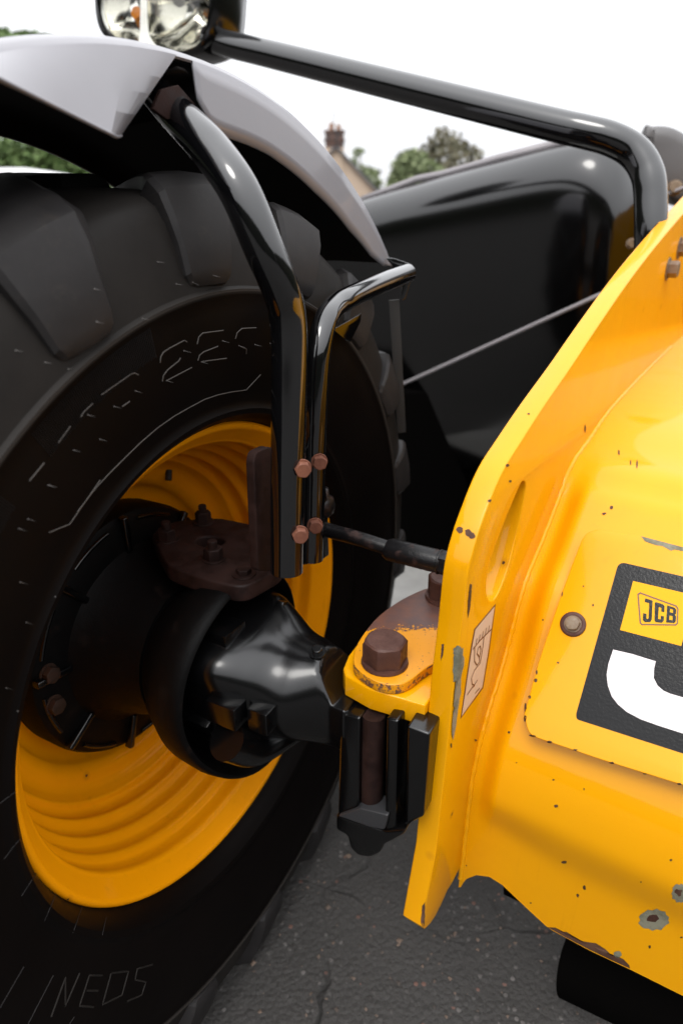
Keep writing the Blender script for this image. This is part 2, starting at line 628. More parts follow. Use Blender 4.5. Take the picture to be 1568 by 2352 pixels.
def bolt(name, p, d, af, h, washer, mat, parent, spin=.3, wt=.003, stud=0.0):
    """hexagon head on a washer: af = width over flats"""
    fr = axis_frame(p, d, spin)
    V, Fc = [], []
    def ring(r, z, n=24, hexy=0.0):
        i0 = len(V)
        for j in range(n):
            a = 2 * math.pi * j / n
            rr = r
            if hexy:
                k = math.cos(math.pi / 6) / math.cos((a % (math.pi / 3)) - math.pi / 6)
                rr = min(r * hexy * k / 1.0, r * 10)
            V.append(fr.w(rr * math.cos(a), rr * math.sin(a), z))
        return i0
    R = af / 2 / math.cos(math.pi / 6)
    rings = [ring(washer * .98, 0), ring(washer, wt * .3), ring(washer * .97, wt)]
    rings += [ring(R * .99, wt, hexy=1.0), ring(R, wt + h * .05, hexy=1.0), ring(R, wt + h * .84, hexy=1.0)]
    i0 = len(V)                                             # chamfered top: corners cut by a cone
    for j in range(24):
        a = 2 * math.pi * j / 24
        k = math.cos(math.pi / 6) / math.cos((a % (math.pi / 3)) - math.pi / 6)
        rr = min(R * k, R * .93)
        V.append(fr.w(rr * math.cos(a), rr * math.sin(a), wt + h * .93))
    rings.append(i0)
    rings += [ring(R * .80, wt + h), ]
    if stud: rings += [ring(R * .5, wt + h), ring(R * .5, wt + h + stud * .9), ring(R * .42, wt + h + stud)]
    else: rings += [ring(R * .3, wt + h * 1.0)]
    for a, b in zip(rings, rings[1:]):
        for j in range(24):
            j2 = (j + 1) % 24
            Fc.append((a + j, a + j2, b + j2, b + j))
    Fc.append(tuple(rings[-1] + j for j in range(24)))
    Fc.append(tuple(rings[0] + j for j in reversed(range(24))))
    me = mesh(V, Fc)
    fixn(me)
    o = link(name, me, mat, parent)
    sharpen(me, 28)
    return o


def empty(name, loc, rz=0, parent=None):
    o = bpy.data.objects.new(name, None)
    COL.objects.link(o)
    o.empty_display_size = .2
    m_ = Matrix.Translation(loc) @ Matrix.Rotation(rz, 4, 'Z')
    o.matrix_world = m_
    if parent is not None:
        o.parent = parent
        o.matrix_parent_inverse = WORLD[parent.name].inverted()
    WORLD[o.name] = m_
    return o


def tag(o, label, cat=None, group=None, kind=None):
    if label: o['label'] = label
    if cat: o['category'] = cat
    if group: o['group'] = group
    if kind: o['kind'] = kind
    return o


def bvh_of(objs):
    V, Fc = [], []
    for o in objs:
        w = WORLD[o.name]
        i0 = len(V)
        V += [w @ v.co for v in o.data.vertices]
        Fc += [tuple(i0 + i for i in p.vertices) for p in o.data.polygons]
    return BVHTree.FromPolygons(V, Fc)


def onto(bvh, px, py, off=.0005):
    d = ray(px, py).normalized()
    loc, nor, idx, dist = bvh.ray_cast(EYE, d)
    if loc is None: return None
    if nor.dot(d) > 0: nor = -nor
    return loc + nor * off


def stroke_mesh(bvh, lines, r, off=.0003):
    """thin raised lines lying on a surface, in one mesh"""
    V, Fc = [], []
    for ln in lines:
        pts = []
        for i in range(len(ln) - 1):
            a, b = Vector(ln[i]), Vector(ln[i + 1])
            n = max(1, int((b - a).length / 10))
            for j in range(n): pts.append(a + (b - a) * j / n)
        pts.append(Vector(ln[-1]))
        P = [onto(bvh, p.x, p.y, off) for p in pts]
        P = [p for p in P if p is not None]
        if len(P) < 2: continue
        i0 = len(V)
        for i, p in enumerate(P):
            t = (P[min(i + 1, len(P) - 1)] - P[max(i - 1, 0)])
            if t.length < 1e-9: t = Vector((1, 0, 0))
            t.normalize()
            v = (EYE - p).normalized()
            s = t.cross(v).normalized(); u = s.cross(t)
            for k in range(5):
                a = math.pi * k / 4
                V.append(p + s * r * math.cos(a) + u * r * .8 * math.sin(a))
        for i in range(len(P) - 1):
            for k in range(4):
                a = i0 + i * 5 + k
                Fc.append((a, a + 1, a + 6, a + 5))
    return mesh(V, Fc)


def patch(name, bvh, pts, mat, parent, off=.0006, jag=0.0):
    """a thin irregular patch lying on whatever surface is there"""
    n = len(pts)
    c = Vector((sum(p[0] for p in pts) / n, sum(p[1] for p in pts) / n))
    ring = []
    for i in range(n):
        a, b = Vector(pts[i]), Vector(pts[(i + 1) % n])
        m_ = max(1, int((b - a).length / 5)) if jag else 1
        for j in range(m_):
            p = a + (b - a) * j / m_
            if jag: p += Vector((rnd.uniform(-jag, jag), rnd.uniform(-jag, jag)))
            ring.append(p)
    rows = []
    for f in (1, .5):
        rr = []
        for p in ring:
            q = c + (p - c) * f
            h = onto(bvh, q.x, q.y, off)
            if h is None: return None
            rr.append(h)
        rows.append(rr)
    cc = onto(bvh, c.x, c.y, off)
    if cc is None: return None
    # drop the rim into the surface so the patch has an edge
    V = rows[0] + rows[1] + [cc]
    m_ = len(ring)
    Fc = [(i, (i + 1) % m_, m_ + (i + 1) % m_, m_ + i) for i in range(m_)]
    Fc += [(m_ + i, m_ + (i + 1) % m_, 2 * m_) for i in range(m_)]
    me = mesh(V, Fc)
    return link(name, me, mat, parent, True)


def ellipse_px(cx, cy, a, b, n=14, jag=.12, rot=0):
    res = []
    for i in range(n):
        t = 2 * math.pi * i / n
        k = 1 + rnd.uniform(-jag, jag)
        x, y = a * k * math.cos(t), b * k * math.sin(t)
        res.append((cx + x * math.cos(rot) - y * math.sin(rot), cy + x * math.sin(rot) + y * math.cos(rot)))
    return res


# ================================================================== SETTING
S = 900
g = mesh([(-S, -S, 0), (S, -S, 0), (S, S, 0), (-S, S, 0)], [(0, 1, 2, 3)])
ground = link('ground', g, M['asphalt'], None, False)
tag(ground, None, None, None, 'structure')

ap = link('sky_lit_ground', mesh([(-.1, 1.9, .004), (1.1, 1.9, .004), (1.3, 3.0, .004), (.05, 3.0, .004)], [(0, 1, 2, 3)]), None, None, False)  # pale sheet on the asphalt: open-sky light put into its colour
M['lit_ground'] = simple('lit_ground_grey', (.34, .335, .32), .85, bumpscale=60, bstr=.4, vary=.12)
ap.data.materials.append(M['lit_ground'])
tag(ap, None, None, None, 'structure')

# loose grit lying on the tarmac in front of and under the machine
V, Fc = [], []
for i in range(260):
    px, py = rnd.uniform(420, 1560), rnd.uniform(1900, 2340)
    d = ray(px, py); t = -H / d.z
    c = EYE + d * t
    s = rnd.uniform(.0012, .0042) if rnd.random() < .93 else rnd.uniform(.004, .007)
    i0 = len(V)
    for dx, dy, dz in ((1, 0, .1), (0, 1, .2), (-1, 0, .1), (0, -1, 0), (.1, .1, .8), (0, 0, -.4)):
        V.append(c + Vector((dx + rnd.uniform(-.4, .4), dy + rnd.uniform(-.4, .4), dz + .3)) * s)
    for a, b in ((0, 1), (1, 2), (2, 3), (3, 0)):
        Fc.append((i0 + a, i0 + b, i0 + 4)); Fc.append((i0 + b, i0 + a, i0 + 5))
m, nt_, b_ = newmat('pale_grit_stone')
oi = nt_.nodes.new('ShaderNodeNewGeometry')
nt_.links.new(ramp(nt_, oi.outputs['Random Per Island'], .1, .95, (.04, .036, .033, 1), (.17, .12, .09, 1)), b_.inputs['Base Color'])
b_.inputs['Roughness'].default_value = .8
M['grit'] = m
grit = link('loose_grit', mesh(V, Fc), M['grit'], None, False)
tag(grit, 'small loose stones scattered on the dark asphalt under the machine', 'grit', None, 'stuff')


# ------------------------------------------------------------------ far buildings and trees
def onY(px, py, Y):
    d = ray(px, py)
    return EYE + d * (Y / d.y)


M['render'] = simple('beige_house_render', (.50, .385, .29), .9, bumpscale=8, bstr=.3, vary=.10)  # beige brightened: distance haze put into the colour
M['brick'] = None
m, nt_, b_ = newmat('red_brick')
co = coord(nt_)
nt_.links.new(mixc(nt_, ramp(nt_, noise(nt_, co, 3, 4), .4, .6), (.16, .08, .055), (.07, .05, .045)), b_.inputs['Base Color'])
M['brick'] = m
M['slate'] = simple('grey_roof_slate', (.12, .115, .12), .7, vary=.15)
M['window'] = simple('dark_window_glass', (.03, .035, .04), .08)
M['white'] = simple('white_paint', (.75, .75, .75), .5)
M['pot'] = simple('terracotta_pot', (.30, .17, .11), .8)

HY = 42.0
c0 = onY(768, 300, HY); c1 = onY(791, 440, HY)
apex = onY(771, 338, HY); e_r = onY(872, 447, HY)
slope = (apex.z - e_r.z) / (e_r.x - apex.x)
hw = 6.0
house = empty('house', (apex.x, HY, 0))
tag(house, 'pale rendered house with brick chimney at its gable far behind the machine', 'house')
fh = Frame((apex.x, HY, 0), (1, 0, 0), (0, 0, 1))     # normal = -Y, towards the camera
ez = apex.z - slope * hw
slab('gable_wall', fh, [(-hw, 0), (hw, 0), (hw, ez), (0, apex.z), (-hw, ez)], -9, 0, M['render'], house)
for s in (-1, 1):
    rr = [fh.w(0, apex.z + .12, .25), fh.w(s * (hw + .4), ez - .4 * slope + .12, .25)]
    rb = [p + Vector((0, 9.6, 0)) for p in rr]
    me = thick(mesh([rr[0], rr[1], rb[1], rb[0]], [(0, 1, 2, 3) if s > 0 else (3, 2, 1, 0)]), .12)
    link('roof', me, M['slate'], house, False)
cw = (onY(790, 300, HY).x - onY(746, 300, HY).x) / 2
cx = onY(768, 300, HY).x - apex.x
ztop = onY(768, 298, HY).z; zmid = onY(768, 339, HY).z
box('chimney_stack', fh, cx - cw, cx + cw, apex.z - 1.5, zmid, -.9, .06, M['render'], house, .01)
zz = zmid; nb = 8; bh = (ztop - zmid) / nb
for i in range(nb):
    e = .06 if i in (3, 7) else 0
    box('brick_course', fh, cx - cw - e, cx + cw + e, zz + i * bh + .01, zz + (i + 1) * bh - .01, -.92 - e, .08 + e, M['brick'], house, .01)
box('chimney_core', fh, cx - cw + .04, cx + cw - .04, zmid, ztop - .02, -.86, .04, M['slate'], house, .0)
tube('chimney_pot', [fh.w(cx - .18, ztop, -.3), fh.w(cx - .18, ztop + .35, -.3)], .13, M['pot'], house, 4, True, 1)
tube('chimney_pot', [fh.w(cx + .22, ztop, -.3), fh.w(cx + .22, ztop + .28, -.3)], .13, M['pot'], house, 4, True, 1)
tube('aerial_pole', [fh.w(cx - .05, ztop - .2, -.5), fh.w(cx - .05, ztop + 1.0, -.5)], .025, M['slate'], house, 2, True, 1)
wx = onY(797, 440, HY).x - apex.x
zt = onY(797, 430, HY).z
box('window', fh, wx - .17, wx + .17, zt - 1.3, zt, 0, .05, M['white'], house, .005)
box('window', fh, -1.9, -.9, zt - 1.3, zt, 0, .05, M['white'], house, .005)
box('door', fh, -.5, .5, 0, 2.1, 0, .05, M['slate'], house, .005)


def leafmat(name, c1, c2, tr=.25):
    m, nt, b = newmat(name)
    oi = nt.nodes.new('ShaderNodeNewGeometry')
    nt.links.new(mixc(nt, oi.outputs['Random Per Island'], c1, c2), b.inputs['Base Color'])
    b.inputs['Roughness'].default_value = .6
    b.inputs['Specular IOR Level'].default_value = .2
    return m


M['leaf_green'] = leafmat('green_leaves', (.07, .12, .035), (.14, .20, .07))  # tree leaf colours lightened: distance haze put into them
M['leaf_dark'] = leafmat('dark_olive_leaves', (.10, .10, .065), (.19, .17, .11))
M['leaf_pale'] = leafmat('pale_green_leaves', (.15, .19, .09), (.26, .30, .16))
M['leaf_brown'] = leafmat('brownish_leaves', (.10, .07, .04), (.15, .12, .06))
M['leaf_blocker'] = leafmat('blocker_hedge_leaves', (.028, .034, .020), (.050, .055, .034))  # leaves of the unseen added hedges, kept dark for dark reflections
M['bark'] = simple('brown_bark', (.07, .05, .04), .9)


def tree(label, base, height, crown_c, clumps, n, size, mat, group=None, name='tree', cat='tree'):
    t = empty(name, base)
    tag(t, label, cat, group)
    V, Fc = [], []
    for (c, r) in clumps:
        m_ = int(n * r.x * r.z / sum(q.x * q.z for _, q in clumps))
        for i in range(m_):
            while True:
                p = Vector((rnd.uniform(-1, 1), rnd.uniform(-1, 1), rnd.uniform(-1, 1)))
                if .25 < p.length < 1: break
            p = Vector((p.x * r.x, p.y * r.y, p.z * r.z)) + c
            s = size * rnd.uniform(.5, 1.3)
            a = Vector((rnd.uniform(-1, 1), rnd.uniform(-1, 1), rnd.uniform(-1, 1))).normalized()
            b = a.cross(Vector((rnd.uniform(-1, 1), rnd.uniform(-1, 1), rnd.uniform(-1, 1)))).normalized()
            i0 = len(V)
            V += [p + a * s, p + b * s * .6, p - a * s, p - b * s * .6]
            Fc.append((i0, i0 + 1, i0 + 2, i0 + 3))
    cr = link('crown', mesh(V, Fc), mat, t, False)
    tv = []
    bm = bmesh.new()
    top = Vector(crown_c)
    def limb(a, b, r0, r1):
        d = (b - a).normalized(); x = d.orthogonal().normalized(); y = d.cross(x)
        r_ = []
        for p, r in ((a, r0), (b, r1)):
            r_.append([bm.verts.new(p + x * r * math.cos(k * math.pi / 3) + y * r * math.sin(k * math.pi / 3)) for k in range(6)])
        for k in range(6):
            bm.faces.new((r_[0][k], r_[0][(k + 1) % 6], r_[1][(k + 1) % 6], r_[1][k]))
    limb(Vector(base), top, height * .035, height * .015)
    for (c, r) in clumps:
        s = Vector(base).lerp(top, rnd.uniform(.5, .9))
        limb(s, c, height * .012, height * .004)
    me = bpy.data.meshes.new('m'); bm.to_mesh(me); bm.free()
    link('trunk', me, M['bark'], t)
    return t


def px_tree(label, Y, cx, cy, rows, n, size, mat, group=None, gap=False):
    """rows: (px, py, rx px, rz px) leaf clumps seen at distance Y"""
    s = Y / math.cos(PITCH) / F * 1.0
    cl = []
    for (a, b, rx, rz) in rows:
        c = onY(a, b, Y); c.y += rnd.uniform(-1, 1) * s * 30
        cl.append((c, Vector((rx * s, rx * s, rz * s))))
    c = onY(cx, cy, Y)
    base = Vector((c.x, Y, 0))
    return tree(label, base, c.z, c, cl, n, size, mat, group)


px_tree('tall wispy dark tree to the right of the house, above the black cover', 60, 1030, 360,
        [(1030, 345, 40, 18), (1000, 330, 20, 14), (1040, 312, 22, 12), (1012, 300, 14, 7), (1050, 330, 26, 14), (985, 345, 20, 10), (1085, 352, 24, 7), (1070, 338, 14, 7), (1030, 372, 60, 26), (970, 362, 22, 14), (1020, 420, 60, 40)],
        1500, .25, M['leaf_dark'])
px_tree('rounded light green tree left of the wispy dark tree behind the black cover', 50, 945, 400,
        [(945, 375, 34, 24), (930, 385, 26, 18), (960, 400, 44, 26), (925, 420, 30, 30), (950, 450, 50, 40)],
        2600, .24, M['leaf_pale'])
px_tree('thin sparse tree peeping out just beside the house gable', 52, 835, 400,
        [(820, 350, 9, 9), (828, 345, 10, 5), (812, 372, 8, 14), (845, 392, 18, 8), (858, 400, 12, 7), (850, 420, 20, 18), (830, 400, 10, 20), (865, 430, 16, 14)],
        420, .2, M['leaf_pale'])
px_tree('distant tree crown showing above the grey mudguard at the far left', 70, 50, 110,
        [(20, 84, 40, 9), (70, 84, 34, 9), (98, 86, 14, 6), (40, 118, 60, 24), (-60, 94, 60, 16), (40, 160, 70, 50)],
        3600, .35, M['leaf_green'])
# a clipped hedge seen through the gap under the mudguard, with a white van in front of it
a = onY(-250, 320, 20); b = onY(230, 332, 20)
V, Fc = [], []
for i in range(15000):
    p = Vector((rnd.uniform(a.x, b.x), rnd.uniform(19.3, 21), rnd.uniform(.6, a.z + .25 * math.sin(i * .37))))
    s = .11 * rnd.uniform(.6, 1.3)
    u = Vector((rnd.uniform(-1, 1), rnd.uniform(-1, 1), rnd.uniform(-1, 1))).normalized()
    w_ = u.orthogonal().normalized()
    i0 = len(V); V += [p + u * s, p + w_ * s * .6, p - u * s, p - w_ * s * .6]; Fc.append((i0, i0 + 1, i0 + 2, i0 + 3))
hedge = empty('hedge', ((a.x + b.x) / 2, 20.2, 0))
tag(hedge, 'tall green hedge seen through the gap under the mudguard at left', 'hedge')
link('foliage', mesh(V, Fc), M['leaf_green'], hedge, False)
fx = Frame((a.x, 20.2, 0), (1, 0, 0), (0, 0, 1))
box('stem_mass', fx, .1, b.x - a.x - .1, 0, a.z * .92, -.35, .35, M['leaf_dark'], hedge, .05)

for (x0_, y0_, x1_, y1_, nn, lab) in ((-40, 21, a.x - .5, 19.6, 9000, 'long green hedge running on out of the picture at the far left'), (-16, -25, -14.5, 16, 9000, 'unseen hedge added on the left to darken reflections'), (-14, -15, 18, -13.5, 8000, 'unseen hedge added behind the camera to block low sky'), (17, -13, 18.5, 24, 8000, 'unseen hedge added on the right to block low sky')):  # hedges out of view, added to block low sky and darken reflections
    hg = empty('hedge', ((x0_ + x1_) / 2, (y0_ + y1_) / 2, 0))
    tag(hg, lab, 'hedge')
    xa, xb, ya, yb = min(x0_, x1_), max(x0_, x1_), min(y0_, y1_), max(y0_, y1_)
    fx = Frame((xa, yb, 0), (1, 0, 0), (0, 0, 1))
    box('stem_mass', fx, .2, xb - xa - .2, 0, 4.2, .2, yb - ya - .2, M['leaf_blocker'], hg, .2)
    V, Fc = [], []
    for i in range(nn):
        p = Vector((rnd.uniform(xa, xb), rnd.uniform(ya, yb), rnd.uniform(.3, 4.6)))
        s = .22 * rnd.uniform(.6, 1.3)
        u = Vector((rnd.uniform(-1, 1), rnd.uniform(-1, 1), rnd.uniform(-1, 1))).normalized()
        w_ = u.orthogonal().normalized()
        i0 = len(V); V += [p + u * s, p + w_ * s * .6, p - u * s, p - w_ * s * .6]; Fc.append((i0, i0 + 1, i0 + 2, i0 + 3))
    link('foliage', mesh(V, Fc), M['leaf_blocker'], hg, False)

vb = onY(-15, 385, 13)
van = empty('van', (vb.x, 14, 0))
tag(van, 'white van parked in front of the hedge, its roof seen over the tyre', 'van')
fv = Frame((vb.x, 13, 0), (1, 0, 0), (0, 0, 1))
prof = round_poly([(-2.4, .35), (1.6, .35), (2.0, .5), (2.05, 1.05), (1.45, 1.2), (.95, vb.z - .12), (.6, vb.z), (-2.3, vb.z), (-2.45, vb.z - .2)], .12)
slab('body', fv, prof, -1.8, 0, M['white'], van, .05)
slab('side_window', fv, round_poly([(.35, 1.3), (1.25, 1.3), (.85, vb.z - .25), (.35, vb.z - .25)], .05), 0, .012, M['window'], van)
slab('side_window', fv, round_poly([(-1.9, 1.3), (.1, 1.3), (.1, vb.z - .25), (-1.9, vb.z - .25)], .05), 0, .012, M['window'], van)
for wx_ in (-1.6, 1.25):
    for z_ in (-.25, -1.6):
        w_ = link('wheel', fixn(lathe_mesh([(0, 0.001), (0, .3), (.03, .34), (.17, .34), (.2, .3), (.2, .001)], 24)), M['rubber'], van,
                  True, fv.mat() @ Matrix.Translation((wx_, .34, z_)) @ Matrix.Rotation(math.radians(-90), 4, 'Y'))

# ================================================================== THE MACHINE
YAW = -.49211453
Ln = Vector((math.cos(YAW), math.sin(YAW), 0))          # across the machine, along the axle
An = Vector((-math.sin(YAW), math.cos(YAW), 0))         # backwards along the machine
UP = Vector((0, 0, 1))
C = Vector((-.20006105, .9172743, -.66585149 + H))      # wheel centre, plane of the rim's inner flange
machine = empty('tractor', (C.x + .9, C.y + 1.2, 0))
tag(machine, 'yellow and black tractor seen close up, with front wheel, glossy axle and stickered yellow nose', 'tractor')

Wm = Matrix.Identity(4)
for i_, ax_ in enumerate((Ln, An, UP)):
    for r_ in range(3): Wm[r_][i_] = ax_[r_]
Wm.translation = C


def wp(o, a, z):
    return Wm @ Vector((o, a, z))


def wc(o, deg, r):
    return wp(o, r * math.cos(math.radians(deg)), r * math.sin(math.radians(deg)))


def whit(px, py, o):
    """point at wheel offset o seen at a pixel"""
    d = ray(px, py)
    t = (Ln.dot(C - EYE) + o) / Ln.dot(d)
    return EYE + d * t


wheel = empty('wheel', C, 0, machine)
wheel.matrix_world = Wm
WORLD[wheel.name] = Wm.copy()
wheel.parent = machine
wheel.matrix_parent_inverse = WORLD[machine.name].inverted()

# rim: rolled flange, stepped barrel, well and dished disc
rp = [(-.030, .384), (-.012, .3865), (-.003, .3865), (.0005, .382), (-.001, .376), (-.008, .370), (-.020, .360), (-.026, .355), (-.030, .351)]
for o_, r_ in ((-.034, .350), (-.070, .3405), (-.106, .329), (-.140, .315)):        # rolled steps
    rp += [(o_ - .002, r_ - .0005), (o_ - .014, r_ + .0008), (o_ - .024, r_ - .0005), (o_ - .030, r_ - .0055)]
rp += [(-.172, .300), (-.180, .296), (-.190, .290), (-.196, .282), (-.199, .272), (-.203, .262), (-.212, .252), (-.224, .246), (-.232, .236), (-.236, .22), (-.237, .20), (-.237, .10)]
prof = [Vector((p[0], p[1], 0)) for p in rp]
prof = [(p.x, p.y) for p in smooth(prof, 4)]
me = lathe_mesh(prof, 160)
rim = link('rim', me, M['yellow_rim'], wheel, True, Wm)
# outer half of the rim
me = lathe_mesh([(-.235, .10), (-.237, .26), (-.25, .30), (-.37, .33), (-.395, .36), (-.40, .385)], 96)
link('outer_rim', me, M['yellow_rim'], wheel, True, Wm)

# tyre carcass
tp = [(-.028, .372), (-.012, .3845), (.004, .389), (.020, .394), (.031, .403), (.034, .411), (.031, .417), (.031, .424), (.037, .440), (.046, .475),
      (.0535, .515), (.057, .550), (.058, .570), (.0605, .5745), (.0605, .5775), (.0555, .581), (.052, .600), (.045, .630), (.035, .660), (.024, .677), (.008, .687), (-.03, .692), (-.10, .696), (-.20, .698)]
mir = [(-.40 - o_, r_) for o_, r_ in reversed(tp[:-1])]
me = lathe_mesh(tp + mir, 200)
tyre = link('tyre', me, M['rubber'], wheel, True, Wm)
sharpen(tyre.data, 28)


# tread lugs: 18 a side, one mesh turned round
def lug_mesh(side=1):
    st = [(.0560, .584, 1.7, .4, .012), (.0605, .5865, 2.9, .4, .018), (.0635, .593, 4.0, .3, .024), (.0650, .606, 4.7, .2, .028), (.0600, .640, 5.1, -.3, .030), (.0520, .672, 5.6, -.8, .034), (.0400, .698, 5.8, -1.2, .040), (.0180, .711, 5.7, -1.8, .040),
          (-.012, .715, 5.3, -2.8, .045), (-.07, .716, 4.6, -6.2, .045), (-.14, .717, 4.2, -10.2, .045), (-.215, .717, 3.9, -14.0, .045)]
    cols = [-1, -.74, -.4, 0, .45, .9, 1]
    bm = bmesh.new()
    top, bot = [], []
    for k, (o, r, hw, ac, dp) in enumerate(st):
        # inward direction of the cross-section
        tr_, br_ = [], []
        for c in cols:
            cut = 1.1 * min(1, k / 4) if c < -.5 else 0      # the trailing wall slopes, the leading wall is steep
            a = math.radians((ac + c * hw + cut) * side)
            rr = r - (.0035 if abs(c) == 1 else (.0006 if abs(c) == .9 else 0)) - (.004 * max(0, c) if k > 4 else 0) - (.006 if c == -1 and k > 3 else 0)
            oo = o - (.0035 if abs(c) == 1 and o > 0 else 0)
            if o > 0: oo -= .006 * max(0, c) + (.011 * min(1, k / 3) if c == -1 else 0)
            tr_.append(bm.verts.new((oo, rr * math.cos(a), rr * math.sin(a))))
        for c in (-1, 1):
            a = math.radians((ac + c * (hw + (.15 if c > 0 else 1.3 * min(1, k / 4)))) * side)
            if o > .03: oo, rr = o - dp, r - dp * .35
            elif o > 0: oo, rr = o - dp * .7, r - dp * .8
            else: oo, rr = o, r - dp - .004
            br_.append(bm.verts.new((oo, rr * math.cos(a), rr * math.sin(a))))
        top.append(tr_); bot.append(br_)
    for k in range(len(st) - 1):
        for j in range(len(cols) - 1):
            bm.faces.new((top[k][j], top[k][j + 1], top[k + 1][j + 1], top[k + 1][j]))
        bm.faces.new((bot[k][0], top[k][0], top[k + 1][0], bot[k + 1][0]))
        bm.faces.new((top[k][-1], bot[k][1], bot[k + 1][1], top[k + 1][-1]))
    bm.faces.new([bot[0][0]] + [bot[0][1]] + top[0][::-1])
    bm.faces.new([bot[-1][1]] + [bot[-1][0]] + top[-1])
    bmesh.ops.recalc_face_normals(bm, faces=bm.faces)
    me = bpy.data.meshes.new('tread_lug'); bm.to_mesh(me); bm.free()
    return me


lm = lug_mesh(1)
lugs = []
for k in range(18):
    ang = 111.2 - 20 * k
    R = Wm @ Matrix.Rotation(math.radians(ang), 4, 'X')
    o = link('tread_lug', lm, M['lug'], wheel, True, R); lugs.append(o)
lm.name = 'tread_lug'
sharpen(lm, 24)
FL = Matrix.Translation((-.40, 0, 0)) @ Matrix.Scale(-1, 4, (1, 0, 0))
lm2 = lm.copy(); lm2.transform(FL); lm2.flip_normals()
for k in range(18):
    ang = 101.2 - 20 * k
    R = Wm @ Matrix.Rotation(math.radians(ang), 4, 'X')
    link('tread_lug', lm2, M['lug'], wheel, True, R)

# moulded marks on the sidewall
bv = bvh_of([tyre])
c3 = lambda L: [(x * .5003, 587.8 + y * .5003) for x, y in L]
c4 = lambda L: [(x * .5003, 1102.2 + y * .5003) for x, y in L]
c8 = lambda L: [(x * .5003, 1690 + y * .5003) for x, y in L]
marks = [c3(l) for l in (
    [(735, 490), (738, 462), (750, 442), (775, 425), (845, 388), (858, 395)], [(745, 575), (750, 548), (770, 522), (820, 482), (828, 468)], [(765, 572), (880, 512)],
    [(905, 405), (912, 372), (930, 354), (1025, 342)], [(908, 480), (916, 455), (935, 440), (1000, 415)], [(925, 485), (1040, 470)],
    [(1080, 380), (1088, 352), (1110, 333), (1175, 330)], [(1100, 415), (1130, 428), (1130, 450)],
    [(465, 638), (600, 543), (620, 538), (635, 547)], [(370, 740), (385, 715), (425, 678)], [(268, 858), (323, 782)], [(135, 1033), (203, 950)],
    [(560, 692), (595, 668)], [(355, 1175), (440, 1065), (500, 1000), (580, 920), (650, 852), (725, 788), (800, 735), (880, 690), (940, 658), (1000, 638), (1060, 625), (1130, 615), (1195, 545)])]
marks += [c4(l) for l in ([(460, 0), (320, 203), (225, 242)],)]
low = [c8(l) for l in ([(20, 565), (60, 512), (105, 458)], [(100, 735), (180, 610)], [(205, 850), (262, 715)], [(335, 905), (380, 780)], [(470, 915), (488, 835)], [(0, 310), (70, 258)],
                          [(0, 1250), (110, 1060)], [(130, 1322), (245, 1100)], [(320, 1322), (342, 1290)])]
tag(link('moulded_line', stroke_mesh(bv, marks, .0007), M['mould'], wheel), None, None, None, 'stuff')
tag(link('moulded_line', stroke_mesh(bv, low, .0005), M['lug'], wheel), None, None, None, 'stuff')  # lower marks in darker rubber: fading light put into their colour
# raised letters low on the sidewall
letters = [[(235, 1290), (300, 1110), (300, 1240), (365, 1090)], [(470, 1100), (410, 1100), (365, 1240), (430, 1245)], [(395, 1170), (450, 1170)],
           [(510, 1090), (590, 1080), (560, 1190), (470, 1235), (510, 1090)], [(700, 1050), (630, 1070), (620, 1120), (670, 1130), (650, 1190), (580, 1220)]]
tag(link('raised_lettering', stroke_mesh(bv, [c8(l) for l in letters], .0013), M['rubber'], wheel), None, None, None, 'stuff')
# bead ring, fine radial hatching and the little rubber whiskers
hat = []
V, Fc = [], []
for k in range(230):
    if (k // 23) % 4 == 3: continue
    a = 104 + k * .28
    r0, r1 = .530 + .002 * rnd.random(), .566
    pa = [Wm @ Vector((o_, r * math.cos(math.radians(a + s)), r * math.sin(math.radians(a + s)))) for (o_, r, s) in
          ((.0556, r0, -.04), (.0587, r1, -.04), (.0587, r1, .04), (.0556, r0, .04), (.0562, r0, 0), (.0594, r1, 0))]
    i0 = len(V); V += pa
    Fc += [(i0, i0 + 1, i0 + 5, i0 + 4), (i0 + 4, i0 + 5, i0 + 2, i0 + 3)]
h = link('sidewall_hatching', mesh(V, Fc), M['lug'], wheel, False)
h['kind'] = 'stuff'
V, Fc = [], []
wh = [c3([p])[0] for p in ((435, 153), (445, 303), (210, 490), (315, 520), (655, 288), (525, 691), (405, 730), (622, 620), (460, 842), (340, 892), (222, 1053), (765, 573), (845, 436), (925, 487), (1097, 413), (1170, 407), (1240, 402), (1022, 390), (725, 28), (885, 122), (980, 90), (810, 130), (75, 435))]
wh += [c4([p])[0] for p in ((228, 25), (130, 180), (88, 224), (95, 470), (122, 655), (30, 955), (255, 537), (83, 1062))]
bv2 = bvh_of([tyre] + lugs)
for (px, py) in wh:
    p = onto(bv2, px, py, 0)
    if p is None: continue
    q = onto(bv2, px + 12, py + 3, .004) or p
    d = (q - p)
    s = Vector((0, 0, 1)) * .0005; u = Ln * .0005
    i0 = len(V)
    V += [p + s, p - s * .5 + u, p - s * .5 - u, p + d]
    Fc += [(i0, i0 + 1, i0 + 3), (i0 + 1, i0 + 2, i0 + 3), (i0 + 2, i0, i0 + 3)]
    i0 = len(V); e = .0013
    V += [p + Ln * e, p + UP * e, p + An * e, p - UP * e, p - An * e]
    Fc += [(i0, i0 + 1, i0 + 2), (i0, i0 + 2, i0 + 3), (i0, i0 + 3, i0 + 4), (i0, i0 + 4, i0 + 1)]
h = link('rubber_whisker', mesh(V, Fc), M['mould'], wheel, False)
h['kind'] = 'stuff'
# valve hole cap in the rim
bvr = bvh_of([rim])
p = onto(bvr, 388, 1080, 0)
if p is not None:
    tube('valve', [p - (p - C).normalized() * .0, p - (p - wp(-.12, 0, 0)).normalized() * .018], .006, M['rubber_hose'], wheel, 4, True, 1)

